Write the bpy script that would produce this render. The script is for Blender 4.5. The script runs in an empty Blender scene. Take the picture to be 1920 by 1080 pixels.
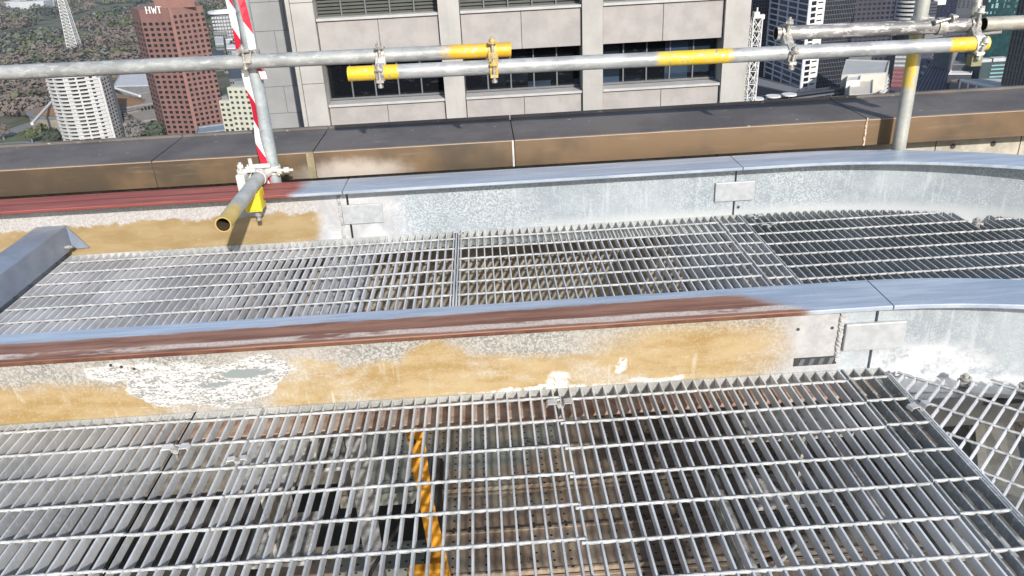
import bpy, math, random
from mathutils import Vector, Matrix
from mathutils import noise as mnoise
random.seed(7)
R = math.radians
S = bpy.context.scene
# ---------------------------------------------------------------- camera
H = 1.1287
FPX, P_, R_, Y_ = 1471.39, R(25.111), R(-3.014), R(1.3775)
cy, sy = math.cos(Y_), math.sin(Y_)
CF = Vector((sy*math.cos(P_), cy*math.cos(P_), -math.sin(P_)))
r0 = Vector((cy, -sy, 0)); u0 = r0.cross(CF)
CR = r0*math.cos(R_)+u0*math.sin(R_); CU = -r0*math.sin(R_)+u0*math.cos(R_)
CC = Vector((0, 0, H))
cd = bpy.data.cameras.new('camera'); cam = bpy.data.objects.new('camera', cd)
S.collection.objects.link(cam)
m = Matrix((CR, CU, -CF)).transposed().to_4x4(); m.translation = CC
cam.matrix_world = m
cd.sensor_width = 36; cd.lens = 36*FPX/1920; cd.clip_start = .05; cd.clip_end = 12000
S.camera = cam
S.render.resolution_x = 1024; S.render.resolution_y = 576
# ---------------------------------------------------------------- light
SUN = Vector((.31, -1, .55)).normalized()
el = math.asin(SUN.z); az = math.atan2(SUN.x, SUN.y)
W = bpy.data.worlds.new('World'); S.world = W; W.use_nodes = True
nt = W.node_tree; sky = nt.nodes.new('ShaderNodeTexSky'); sky.sky_type = 'NISHITA'
sky.sun_disc = False; sky.sun_elevation = el; sky.sun_rotation = az
sky.altitude = 100; sky.air_density = 1.0; sky.dust_density = 1.0
bg = nt.nodes['Background']; bg.inputs[1].default_value = .15
nt.links.new(sky.outputs[0], bg.inputs[0])
sl = bpy.data.lights.new('sun', 'SUN'); sl.energy = 4.6; sl.angle = R(.8); sl.color = (1, .955, .89)
so = bpy.data.objects.new('sun', sl); S.collection.objects.link(so)
so.rotation_euler = SUN.to_track_quat('Z', 'Y').to_euler(); so.location = (20, -40, 40)
S.view_settings.view_transform = 'Standard'; S.view_settings.look = 'None'
S.view_settings.exposure = .3; S.view_settings.gamma = 1
C = S.collection

def ray(x, y): return CF+CR*((x-960)/FPX)+CU*((540-y)/FPX)
def at(x, y, Y): d = ray(x, y); return CC+d*(Y/d.y)
def og(x, y, z): d = ray(x, y); return CC+d*((z-H)/d.z)

# ---------------------------------------------------------------- materials
class NB:
    def __init__(s, name):
        s.m = bpy.data.materials.new(name); s.m.use_nodes = True
        s.t = s.m.node_tree; s.b = s.t.nodes['Principled BSDF']; s._p = None
    def n(s, typ, **kw):
        o = s.t.nodes.new(typ)
        for k, v in kw.items(): setattr(o, k, v)
        return o
    def lk(s, a, b):
        if isinstance(a, (int, float)): b.default_value = a
        elif isinstance(a, tuple): b.default_value = a if len(a) == 4 else a+(1,)
        else: s.t.links.new(a, b)
    def pos(s):
        if s._p is None: s._p = s.n('ShaderNodeNewGeometry').outputs['Position']
        return s._p
    def xyz(s):
        q = s.n('ShaderNodeSeparateXYZ'); s.lk(s.pos(), q.inputs[0]); return q.outputs
    def scaled(s, v, sc):
        q = s.n('ShaderNodeMapping'); s.lk(v, q.inputs[0]); q.inputs['Scale'].default_value = sc; return q.outputs[0]
    def noise(s, scale, detail=4, rough=.6, vec=None, dist=0):
        q = s.n('ShaderNodeTexNoise'); s.lk(vec or s.pos(), q.inputs['Vector'])
        q.inputs['Scale'].default_value = scale; q.inputs['Detail'].default_value = detail
        q.inputs['Roughness'].default_value = rough; q.inputs['Distortion'].default_value = dist
        return q.outputs[0]
    def voro(s, scale, vec=None, feat='F1', out='Distance'):
        q = s.n('ShaderNodeTexVoronoi', feature=feat); s.lk(vec or s.pos(), q.inputs['Vector']); q.inputs['Scale'].default_value = scale
        return q.outputs[out]
    def ma(s, op, a, b=0, c=0, clamp=False):
        q = s.n('ShaderNodeMath', operation=op, use_clamp=clamp)
        s.lk(a, q.inputs[0]); s.lk(b, q.inputs[1])
        if op in ('MULTIPLY_ADD', 'SMOOTH_MIN', 'COMPARE'): s.lk(c, q.inputs[2])
        return q.outputs[0]
    def ss(s, v, lo, hi, a=0, b=1):
        q = s.n('ShaderNodeMapRange', interpolation_type='SMOOTHSTEP'); s.lk(v, q.inputs[0])
        for i, x in enumerate((lo, hi, a, b)): s.lk(x, q.inputs[i+1])
        return q.outputs[0]
    def mix(s, f, a, b, mode='MIX'):
        q = s.n('ShaderNodeMix', data_type='RGBA', blend_type=mode); s.lk(f, q.inputs[0]); s.lk(a, q.inputs[6]); s.lk(b, q.inputs[7])
        return q.outputs[2]
    def bump(s, h, strength=.3, dist=.01):
        q = s.n('ShaderNodeBump'); q.inputs['Strength'].default_value = strength; q.inputs['Distance'].default_value = dist
        s.lk(h, q.inputs['Height']); s.t.links.new(q.outputs[0], s.b.inputs['Normal'])
    def fin(s, col=None, rough=None, metal=None):
        if col is not None: s.lk(col, s.b.inputs['Base Color'])
        if rough is not None: s.lk(rough, s.b.inputs['Roughness'])
        if metal is not None: s.lk(metal, s.b.inputs['Metallic'])
        return s.m

def mat(name, col, rough=.6, metal=0, var=.25, scale=20, bump=0, bd=.002, stretch=None, col2=None):
    b = NB(name); v = b.scaled(b.pos(), stretch) if stretch else b.pos()
    n = b.noise(scale, 5, .65, v)
    dark = col2 or tuple(c*(1-var) for c in col); lite = tuple(min(1, c*(1+var*.6)) for c in col)
    c = b.mix(b.ss(n, .3, .7), dark, lite)
    if bump: b.bump(b.noise(scale*3, 4, .6, v), bump, bd)
    return b.fin(c, rough, metal)

def galv_mat(name, base=(.43, .46, .48), dark=(.25, .28, .31), spk=(.72, .74, .75), amt=.5, metal=.45, rough=.42, scale=60):
    b = NB(name)
    big = b.noise(3.5, 4, .6); cell = b.voro(scale, out='Color'); sp = b.n('ShaderNodeSeparateColor'); b.lk(cell, sp.inputs[0])
    c = b.mix(b.ss(big, .35, .7), dark, base)
    c = b.mix(b.ma('MULTIPLY', sp.outputs[0], .25), c, spk)
    fine = b.noise(scale*4, 3, .7); thr = b.ss(b.ma('ADD', b.ma('MULTIPLY', fine, .6), b.ma('MULTIPLY', big, .4)), .5, .6)
    c = b.mix(b.ma('MULTIPLY', thr, amt), c, spk)
    b.bump(fine, .15, .001)
    return b.fin(c, b.ss(fine, .3, .7, rough-.08, rough+.2), metal)

def blob(b, X, Z, cx, cz, rx, rz, soft=.25):
    dx = b.ma('DIVIDE', b.ma('SUBTRACT', X, cx), rx); dz = b.ma('DIVIDE', b.ma('SUBTRACT', Z, cz), rz)
    d = b.ma('SQRT', b.ma('ADD', b.ma('MULTIPLY', dx, dx), b.ma('MULTIPLY', dz, dz)))
    return b.ss(d, 1+soft, 1-soft)
def mx(b, *v):
    r = v[0]
    for q in v[1:]: r = b.ma('MAXIMUM', r, q)
    return r

OCHRE = (.29, .19, .07); OCHRE2 = (.27, .185, .08); LILAC = (.60, .58, .57); GAL = (.46, .49, .51)
def web_mat(which):
    b = NB('painted_web_'+which); x, y, z = b.xyz()
    st = b.scaled(b.pos(), (1, 1, 3))
    n1 = b.ma('SUBTRACT', b.noise(5, 5, .65), .5); n2 = b.ma('SUBTRACT', b.noise(9, 5, .65, b.scaled(b.pos(), (1.3, 1.3, 1.3))), .5)
    X = b.ma('ADD', x, b.ma('MULTIPLY', n1, .16)); Z = b.ma('ADD', z, b.ma('MULTIPLY', n2, .06))
    gr = b.noise(170, 3, .75); gr2 = b.noise(330, 2, .6); mid = b.noise(26, 5, .7)
    # galvanised ground
    gal = b.mix(b.ss(b.noise(4, 4), .35, .65), (.27, .305, .335), (.37, .405, .43))
    vr = b.noise(30, 4, .65, b.scaled(b.pos(), (1, 1, .12))); gal = b.mix(b.ma('MULTIPLY', b.ss(vr, .55, .68), .55), gal, (.52, .545, .56))
    gal = b.mix(b.ma('MULTIPLY', b.ss(b.ma('ADD', b.ma('MULTIPLY', gr, .65), b.ma('MULTIPLY', mid, .35)), .47, .58), .42), gal, (.52, .55, .56))
    if which == 'near':
        gran = b.mix(b.ss(gr, .42, .6), (.17, .165, .15), (.42, .41, .39))
        och = b.mix(b.ss(b.noise(7, 5, .7, st), .35, .65), OCHRE, (.38, .285, .155))
        och = b.mix(b.ma('MULTIPLY', b.ss(gr, .52, .66), .5), och, (.42, .36, .26))
        m = mx(b, blob(b, X, Z, -1.25, .03, .42, .075, .35), blob(b, X, Z, -.15, .045, .44, .07, .25), blob(b, X, Z, -.17, .10, .09, .06, .25),
               blob(b, X, Z, .2, .04, .3, .06, .25), blob(b, X, Z, .50, .07, .25, .1, .42), blob(b, X, Z, -.47, .03, .14, .075, .3), blob(b, X, Z, -.5, .11, .07, .03, .3))
        wash = b.noise(3.2, 5, .7, b.scaled(b.pos(), (1, 1, 2))); run = b.noise(38, 3, .6, b.scaled(b.pos(), (1, 1, .10)))
        och = b.mix(b.ma('MULTIPLY', b.ss(wash, .48, .66), .75), och, b.mix(b.ss(gr, .4, .6), (.36, .31, .24), (.46, .43, .38)))
        och = b.mix(b.ma('MULTIPLY', b.ma('MULTIPLY', b.ss(run, .60, .66), b.ss(b.noise(5, 3), .42, .6)), .6), och, (.50, .46, .38))
        scr_ = b.noise(55, 3, .6, b.scaled(b.pos(), (.16, 1, 1.6))); och = b.mix(b.ma('MULTIPLY', b.ss(scr_, .68, .72), .6), och, (.47, .43, .34))
        gran = b.mix(b.ma('MULTIPLY', b.ss(wash, .35, .6), .6), gran, (.38, .345, .31))
        c = b.mix(m, gran, och)
        # scraped white patch
        Xr = b.ma('ADD', X, b.ma('MULTIPLY', b.ma('SUBTRACT', b.noise(22, 5, .7), .5), .09)); Zr = b.ma('ADD', Z, b.ma('MULTIPLY', b.ma('SUBTRACT', b.noise(24, 5, .7), .5), .035))
        scr = mx(b, blob(b, Xr, Zr, -.77, .08, .20, .064, .03), blob(b, Xr, Zr, -.62, .115, .085, .042, .03), blob(b, Xr, Zr, -.95, .13, .10, .03, .2))
        ln = b.noise(75, 5, .75, b.scaled(b.pos(), (.5, 1, 2.0))); l2 = b.noise(190, 3, .7, b.scaled(b.pos(), (.7, 1, 1.3)))
        white = b.mix(b.ss(b.ma('ADD', b.ma('MULTIPLY', ln, .5), b.ma('MULTIPLY', l2, .5)), .44, .54), (.20, .20, .19), (.56, .55, .54))
        rim = b.ma('MULTIPLY', scr, b.ss(scr, 1, .9)); white = b.mix(rim, white, (.62, .61, .60))
        c = b.mix(scr, c, white)
        isl = mx(b, blob(b, b.ma('ADD', x, b.ma('MULTIPLY', b.ma('SUBTRACT', ln, .5), .13)), b.ma('ADD', z, b.ma('MULTIPLY', b.ma('SUBTRACT', mid, .5), .03)), -.655, .105, .062, .014, .12),
                 blob(b, b.ma('ADD', x, b.ma('MULTIPLY', b.ma('SUBTRACT', ln, .5), .2)), b.ma('ADD', z, b.ma('MULTIPLY', b.ma('SUBTRACT', mid, .5), .05)), -.74, .078, .045, .008, .2))
        c = b.mix(isl, c, (.21, .235, .24))
        # white drips
        dr = mx(b, blob(b, X, b.ma('ADD', z, b.ma('MULTIPLY', n2, .1)), .14, .02, .03, .03, .4), blob(b, X, Z, .325, .05, .014, .02, .3), blob(b, X, Z, .1, .0, .2, .008, .4), blob(b, X, Z, .42, .004, .07, .008, .4))
        c = b.mix(b.ma('MULTIPLY', dr, b.ss(b.noise(80, 4, .7), .38, .5)), c, (.62, .61, .60))
        lil = b.mix(b.ss(mid, .35, .65), (.33, .325, .33), (.43, .42, .42))
        c = b.mix(b.ss(X, .70, .80), c, lil)
        c = b.mix(b.ss(b.ma('ADD', x, b.ma('MULTIPLY', n1, .03)), .895, .905), c, gal)
        sp = b.ss(b.ma('ADD', b.ma('MULTIPLY', Z, -9), b.ma('ADD', .55, b.ma('MULTIPLY', n1, 2.5))), .2, .8)
        sp = b.ma('MAXIMUM', b.ma('MULTIPLY', sp, b.ss(x, .98, 1.12)), blob(b, X, Z, 1.12, .0, .16, .06, .5))
        c = b.mix(b.ma('MULTIPLY', sp, b.ss(b.noise(14, 6, .8), .30, .52)), c, (.66, .66, .66))
        met = b.ss(x, .9, .95, 0, .3)
    else:
        top = b.mix(b.ss(gr, .4, .6), (.33, .31, .30), (.47, .45, .43))
        och = b.mix(b.ss(b.noise(6, 5, .7, st), .35, .65), OCHRE2, (.34, .25, .13))
        och = b.mix(b.ma('MULTIPLY', b.ss(mid, .62, .7), .4), och, (.44, .40, .34))
        lvl = b.ma('ADD', .118, b.ma('MULTIPLY', n2, .09))
        c = b.mix(b.ss(b.ma('SUBTRACT', z, lvl), -.006, .006), och, top)
        lil = b.mix(b.ss(b.noise(12, 5, .7), .35, .65), (.36, .355, .36), (.50, .50, .51))
        c = b.mix(b.ss(X, -.72, -.66), c, lil)
        sprk = b.mix(b.ss(gr, .45, .57), (.27, .31, .335), (.50, .53, .545))
        sprk = b.mix(b.ss(b.noise(3.2, 4, .6), .42, .62), gal, sprk)
        c = b.mix(b.ss(X, -.44, -.3), c, sprk)
        c = b.mix(b.ma('MULTIPLY', b.ss(z, .05, .0), b.ss(x, -.1, .6)), c, (.48, .50, .50))
        met = b.ss(x, -.4, -.2, 0, .3)
    b.bump(b.ma('ADD', gr, mid), .2, .001)
    return b.fin(c, .55, met)

def flange_mat(which):
    b = NB('flange_paint_'+which); x, y, z = b.xyz()
    ln = b.noise(7, 6, .7, b.scaled(b.pos(), (.45, 6, 1))); n = b.ma('SUBTRACT', b.noise(5, 5, .6), .5); fine = b.noise(140, 3, .7)
    gal = b.mix(b.ss(ln, .35, .65), (.38, .44, .52), (.57, .62, .68))
    gal = b.mix(b.ma('MULTIPLY', b.ss(fine, .6, .7), .4), gal, (.75, .77, .8))
    if which == 'near':
        red = b.mix(b.ss(b.noise(6, 6, .7, b.scaled(b.pos(), (.4, 5, 1))), .38, .62), (.16, .07, .045), (.29, .15, .10))
        pale = b.mix(b.ss(fine, .4, .6), (.45, .36, .31), (.58, .49, .42))
        yy = b.ma('ADD', y, b.ma('MULTIPLY', b.ma('SUBTRACT', ln, .5), .035))
        stk = b.ma('MULTIPLY', b.ss(b.ma('ABSOLUTE', b.ma('SUBTRACT', yy, 1.722)), .017, .009), b.ss(b.noise(3.5, 4, .7, b.scaled(b.pos(), (1, 3, 1))), .38, .5))
        red = b.mix(stk, red, pale)
        edge = b.ma('ADD', 1.80, b.ma('MULTIPLY', b.ma('ADD', x, .3), .012))
        m = b.ss(b.ma('SUBTRACT', b.ma('ADD', yy, b.ma('MULTIPLY', n, .02)), edge), .004, -.004)
        m = b.ma('MULTIPLY', m, b.ss(b.ma('ADD', b.ma('ADD', x, b.ma('MULTIPLY', b.ma('SUBTRACT', y, 1.7), 1.2)), b.ma('MULTIPLY', n, .15)), .80, .72))
        red = b.mix(b.ss(z, .2185, .2175), red, b.mix(b.ss(b.noise(9, 5, .7), .4, .6), (.085, .024, .016), (.14, .06, .03)))
        c = b.mix(m, gal, red)
    else:
        red = b.mix(b.ss(ln, .35, .65), (.23, .062, .05), (.34, .11, .09))
        red = b.mix(b.ss(z, .2185, .2175), red, (.19, .045, .035))
        red = b.mix(b.ss(b.ma('ABSOLUTE', b.ma('SUBTRACT', y, 2.985)), .01, .004), red, (.17, .05, .04))
        m = b.ss(b.ma('ADD', x, b.ma('MULTIPLY', n, .12)), -.71, -.77)
        c = b.mix(m, gal, red)
    b.bump(b.ma('ADD', fine, ln), .15, .001)
    return b.fin(c, b.ss(m, 0, 1, .38, .62), b.ss(m, 0, 1, .45, 0))

def grating_mat(name, g0=(.40, .41, .42), g1=(.64, .645, .64)):
    b = NB(name); n = b.noise(4, 4, .6); f = b.noise(90, 4, .7)
    c = b.mix(b.ss(n, .35, .65), g0, g1)
    c = b.mix(b.ma('MULTIPLY', b.ss(f, .5, .65), .5), c, (.68, .69, .68))
    c = b.mix(b.ma('MULTIPLY', b.ss(b.noise(11, 5, .7), .62, .72), .6), c, (.26, .24, .22))
    sk = b.noise(16, 5, .7, b.scaled(b.pos(), (1.6, .18, 1)))
    c = b.mix(b.ma('MULTIPLY', b.ss(sk, .50, .68), .4), c, (.31, .30, .285))
    c = b.mix(b.ma('MULTIPLY', b.ss(b.noise(6, 5, .75), .63, .70), .5), c, (.20, .13, .09))
    b.bump(f, .2, .001)
    return b.fin(c, .6, .1)

def plank_mat():
    b = NB('perforated_plank_steel'); x, y, z = b.xyz()
    n = b.noise(3, 5, .65); f = b.noise(40, 5, .75)
    c = b.mix(b.ss(n, .35, .65), (.23, .165, .115), (.46, .36, .26))
    c = b.mix(b.ss(b.noise(1.4, 3, .6), .5, .62), c, (.30, .31, .27))
    c = b.mix(b.ma('MULTIPLY', b.ss(f, .57, .68), .6), c, (.06, .045, .035))
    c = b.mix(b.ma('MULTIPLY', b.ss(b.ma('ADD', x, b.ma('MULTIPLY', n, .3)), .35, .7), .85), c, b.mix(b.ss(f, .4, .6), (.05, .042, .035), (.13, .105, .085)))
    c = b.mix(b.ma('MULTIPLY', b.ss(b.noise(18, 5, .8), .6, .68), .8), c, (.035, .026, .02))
    fx = b.ma('SUBTRACT', b.ma('FRACT', b.ma('DIVIDE', x, .055)), .5); fy = b.ma('SUBTRACT', b.ma('FRACT', b.ma('DIVIDE', y, .038)), .5)
    d = b.ma('SQRT', b.ma('ADD', b.ma('MULTIPLY', b.ma('MULTIPLY', fx, .055), b.ma('MULTIPLY', fx, .055)), b.ma('MULTIPLY', b.ma('MULTIPLY', fy, .038), b.ma('MULTIPLY', fy, .038))))
    c = b.mix(b.ss(d, .0052, .004), c, (.01, .01, .01))
    b.bump(f, .3, .002)
    return b.fin(c, .75, 0)

def tube_mat(name, base, dark, yel=None, zone=None, scale=60, amt=.5, rust=0):
    """scaffold tube: zinc with scuffs; yellow paint bands where zone(b,x,y,z) says"""
    b = NB(name); x, y, z = b.xyz(); n = b.noise(scale, 5, .75, b.scaled(b.pos(), (.35, 1, 1))); g = b.noise(9, 4, .6)
    c = b.mix(b.ss(g, .35, .65), dark, base)
    c = b.mix(b.ma('MULTIPLY', b.ss(n, .52, .62), amt), c, (.54, .54, .53))
    c = b.mix(b.ma('MULTIPLY', b.ss(n, .40, .34), .6), c, (.16, .15, .14))
    if rust: c = b.mix(b.ma('MULTIPLY', b.ss(b.noise(30, 4, .7), .6, .7), rust), c, (.22, .11, .06))
    if zone:
        nz = b.ma('SUBTRACT', b.noise(30, 4, .7), .5)
        mk = zone(b, x, y, z, nz); mk = b.ma('MULTIPLY', mk, b.ss(b.noise(70, 4, .7), .36, .43))
        c = b.mix(mk, c, b.mix(b.ss(g, .3, .7), yel or (.62, .36, .02), tuple(min(1, q*1.2+.02) for q in (yel or (.6, .38, .03)))))
    b.bump(n, .12, .001)
    return b.fin(c, .45, .2)
def band(axis, *iv, soft=.006, k=.03):
    def f(b, x, y, z, nz):
        q = b.ma('ADD', (x, y, z)[axis], b.ma('MULTIPLY', nz, k)); r = None
        for lo, hi in iv:
            t = b.ma('MULTIPLY', b.ss(q, lo-soft, lo+soft), b.ss(q, hi+soft, hi-soft)); r = t if r is None else b.ma('MAXIMUM', r, t)
        return r
    return f

M = {}
M['web_near'] = web_mat('near'); M['web_far'] = web_mat('far')
M['fl_near'] = flange_mat('near'); M['fl_far'] = flange_mat('far')
M['galv'] = galv_mat('galvanised_steel'); M['galv_lo'] = galv_mat('galvanised_ledge', (.52, .53, .51), (.36, .37, .35), (.74, .74, .71), .6)
M['plate'] = mat('primed_plate', (.41, .42, .43), .5, .15, .15, 30, .1, .001)
M['weld'] = mat('weld_bead', (.44, .43, .42), .5, .1, .3, 200, .8, .003)
M['grate'] = grating_mat('grating_zinc'); M['grate_far'] = grating_mat('grating_zinc_pale', (.48, .49, .52), (.72, .73, .76))
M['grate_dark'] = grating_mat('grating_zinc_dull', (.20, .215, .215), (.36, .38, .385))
M['rod'] = mat('twisted_rod_zinc', (.44, .44, .43), .7, .05, .35, 45)
M['plank'] = plank_mat()
M['tie'] = mat('blue_grey_painted_steel', (.25, .29, .36), .45, .2, .15, 12, .05, .001)
M['grey'] = mat('grey_steel', (.30, .32, .33), .5, .3, .3, 25, .1, .001)
M['white_ledge'] = mat('white_sprayed_ledge', (.66, .66, .64), .7, 0, .2, 25, .2, .002)
M['ledge'] = mat('brown_stained_ledge', (.34, .27, .22), .8, 0, .4, 22, .3, .002, None, (.22, .12, .08))
M['dark'] = mat('dark_grimy_steel', (.05, .045, .04), .8, 0, .4, 8)
M['copface'] = None
M['conc'] = mat('beige_concrete', (.42, .38, .31), .85, 0, .25, 14, .2, .003)
M['roof'] = mat('grimy_roof_membrane', (.045, .042, .038), .9, 0, .4, 3)
M['clamp'] = mat('zinc_coupler', (.42, .40, .37), .5, .35, .45, 55, .2, .001)
M['clampy'] = mat('yellow_painted_coupler', (.56, .36, .06), .5, .1, .4, 60, .2, .001, None, (.34, .29, .18))
M['clampw'] = mat('pale_coupler', (.62, .61, .56), .5, .1, .3, 60, .1, .001)
M['bolt'] = mat('bolt_zinc', (.48, .46, .43), .4, .6, .3, 90)
M['yellow'] = mat('yellow_enamel', (.66, .50, .03), .45, 0, .15, 30)
M['orange'] = mat('orange_webbing', (.58, .26, .015), .8, 0, .35, 30, .3, .002)
M['inside'] = mat('tube_inside_rust', (.06, .035, .02), .9, 0, .3, 40)

def coping_mats():
    b = NB('coping_front_bronze'); x, y, z = b.xyz()
    n = b.noise(2.2, 4, .6); ln = b.noise(12, 5, .7, b.scaled(b.pos(), (.3, 1, 3)))
    c = b.mix(b.ss(b.ma('ADD', n, b.ma('MULTIPLY', b.ss(x, -.8, 1.0), .12)), .42, .66), (.072, .053, .035), (.155, .10, .055)); c = b.mix(b.ma('MULTIPLY', b.ss(ln, .55, .75), .35), c, (.26, .20, .14))
    ov = blob(b, b.ma('ADD', x, b.ma('MULTIPLY', b.ma('SUBTRACT', b.noise(9, 4), .5), .2)), b.ma('ADD', z, b.ma('MULTIPLY', b.ma('SUBTRACT', b.noise(14, 4), .5), .08)), -.55, .2, .19, .055, .6)
    c = b.mix(b.ma('MULTIPLY', ov, .7), c, (.52, .47, .42))
    c = b.mix(b.ss(b.ma('ABSOLUTE', b.ma('SUBTRACT', z, .302)), .004, .002), c, (.40, .30, .22))
    a = b.fin(c, .5, .1)
    b = NB('coping_top_charcoal'); f = b.noise(120, 3, .7); n = b.noise(2.5, 5, .6); ln = b.noise(14, 5, .7, b.scaled(b.pos(), (.4, 2, 1)))
    c = b.mix(b.ss(n, .35, .65), (.078, .068, .063), (.135, .118, .108)); c = b.mix(b.ma('MULTIPLY', b.ss(f, .5, .7), .35), c, (.17, .155, .15))
    c = b.mix(b.ma('MULTIPLY', b.ss(ln, .62, .72), .55), c, (.25, .22, .20)); c = b.mix(b.ma('MULTIPLY', b.ss(b.noise(33, 3, .5), .70, .73), .7), c, (.42, .40, .37)); c = b.mix(b.ma('MULTIPLY', b.ss(b.noise(1.3, 5, .7), .52, .62), .35), c, (.15, .115, .085))
    b.bump(f, .2, .001)
    return a, b.fin(c, .7, 0)
M['copface'], M['coptop'] = coping_mats()

# ---------------------------------------------------------------- mesh builder
LOC = {}
class MB:
    def __init__(s): s.v = []; s.f = []; s.mi = []; s.sm = []
    def add(s, vs, fs, mi=0, smooth=False):
        o = len(s.v); s.v += [Vector(q) for q in vs]
        for f in fs: s.f.append([o+i for i in f]); s.mi.append(mi); s.sm.append(smooth)
    def box(s, lo, hi, mi=0): s.obox(Vector(lo), Vector((hi[0]-lo[0], 0, 0)), Vector((0, hi[1]-lo[1], 0)), Vector((0, 0, hi[2]-lo[2])), mi)
    def obox(s, o, a, b, c, mi=0):
        o = Vector(o); a = Vector(a); b = Vector(b); c = Vector(c)
        s.add([o, o+a, o+a+b, o+b, o+c, o+a+c, o+a+b+c, o+b+c], [(0, 3, 2, 1), (4, 5, 6, 7), (0, 1, 5, 4), (1, 2, 6, 5), (2, 3, 7, 6), (3, 0, 4, 7)], mi)
    def prism(s, poly, z0, z1, mi=0, mt=None):
        n = len(poly); vs = [(p[0], p[1], z0) for p in poly]+[(p[0], p[1], z1) for p in poly]
        s.add(vs, [(i, (i+1) % n, n+(i+1) % n, n+i) for i in range(n)]+[tuple(range(n))[::-1]], mi)
        s.add(vs[n:], [tuple(range(n))], mi if mt is None else mt)
    def tube(s, p0, p1, r, n=16, inner=None, mi=0, r1=None, cap=True, mic=None):
        p0 = Vector(p0); p1 = Vector(p1); d = (p1-p0).normalized(); r1 = r if r1 is None else r1
        a = d.orthogonal().normalized(); b = d.cross(a); L = (p1-p0).length
        ks = max(1, int(L/.12)) if n >= 20 else 1
        A = [(a*math.cos(2*math.pi*i/n)+b*math.sin(2*math.pi*i/n)) for i in range(n)]
        vs = []; fs = []
        for k in range(ks+1):
            t = k/ks; vs += [p0.lerp(p1, t)+q*(r*(1-t)+r1*t) for q in A]
        for k in range(ks): fs += [(k*n+i, k*n+(i+1) % n, (k+1)*n+(i+1) % n, (k+1)*n+i) for i in range(n)]
        s.add(vs, fs, mi, True)
        mic = mi if mic is None else mic
        if inner:
            for e, pp in ((0, p0), (1, p1)):
                dd = d if e == 0 else -d; ri = inner
                vs = [pp+q*(r if e == 0 else r1) for q in A]+[pp+q*ri for q in A]+[pp+dd*min(.25, L*.4)+q*ri for q in A]
                fs = [(i, (i+1) % n, n+(i+1) % n, n+i) for i in range(n)]; s.add(vs, fs, mi)
                s.add(vs, [(n+i, n+(i+1) % n, 2*n+(i+1) % n, 2*n+i) for i in range(n)]+[tuple(range(2*n, 3*n))], mic)
        elif cap:
            s.add([p0+q*r for q in A], [tuple(range(n))[::-1]], mi); s.add([p1+q*r1 for q in A], [tuple(range(n))], mi)
    def ring(s, c, ax, r0_, r1_, w, mi=0, a0=0, a1=2*math.pi, n=20, ref=None):
        c = Vector(c); ax = Vector(ax).normalized(); a = (Vector(ref) if ref else ax.orthogonal()); a = (a-ax*a.dot(ax)).normalized(); b = ax.cross(a)
        vs = []
        for i in range(n+1):
            t = a0+(a1-a0)*i/n; q = a*math.cos(t)+b*math.sin(t)
            vs += [c+q*r0_-ax*w/2, c+q*r1_-ax*w/2, c+q*r1_+ax*w/2, c+q*r0_+ax*w/2]
        fs = [(4*i+j, 4*i+(j+1) % 4, 4*i+4+(j+1) % 4, 4*i+4+j) for i in range(n) for j in range(4)]
        fs += [(0, 3, 2, 1), (4*n, 4*n+1, 4*n+2, 4*n+3)]
        s.add(vs, fs, mi)
    def twist(s, p0, p1, h, pitch=.058, phase=0, step=.005, mi=0):
        p0 = Vector(p0); p1 = Vector(p1); d = (p1-p0); L = d.length
        if L < .01: return
        d.normalize(); a = Vector((0, 0, 1)); b = d.cross(a); n = max(2, int(L/step)); vs = []
        for k in range(n+1):
            t = k/n*L; g = 2*math.pi*t/pitch/2+phase
            for j in range(4):
                q = g+j*math.pi/2; vs.append(p0+d*t+(a*math.cos(q)+b*math.sin(q))*h)
        s.add(vs, [(4*k+j, 4*k+(j+1) % 4, 4*k+4+(j+1) % 4, 4*k+4+j) for k in range(n) for j in range(4)]+[(0, 1, 2, 3), (4*n+3, 4*n+2, 4*n+1, 4*n)], mi, True)
    def build(s, name, mats, parent=None, bevel=0):
        loc = LOC.get(parent.name, Vector()) if parent else Vector()
        me = bpy.data.meshes.new(name); me.from_pydata([v-loc for v in s.v], [], s.f)
        for mm in (mats if isinstance(mats, (list, tuple)) else [mats]): me.materials.append(mm)
        me.polygons.foreach_set('material_index', s.mi); me.polygons.foreach_set('use_smooth', s.sm)
        me.validate(); me.update()
        o = bpy.data.objects.new(name, me); C.objects.link(o)
        if parent: o.parent = parent; LOC[o.name] = loc
        else: LOC[o.name] = Vector()
        if bevel:
            md = o.modifiers.new('b', 'BEVEL'); md.width = bevel; md.segments = 2; md.limit_method = 'ANGLE'
        return o
def thing(name, label, cat, loc=(0, 0, 0), group=None):
    o = bpy.data.objects.new(name, None); C.objects.link(o); o.location = loc; LOC[o.name] = Vector(loc)
    o.empty_display_size = .1; o['label'] = label; o['category'] = cat
    if group: o['group'] = group
    return o
def tag(o, label, cat, group=None):
    o['label'] = label; o['category'] = cat
    if group: o['group'] = group
    return o
def struct(o, kind='structure'): o['kind'] = kind; return o

# ================================================================ OUR ROOF
b = MB(); b.box((-60, -40, -130), (60, 3.62, -1.45)); struct(b.build('rooftop', M['roof']))

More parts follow.
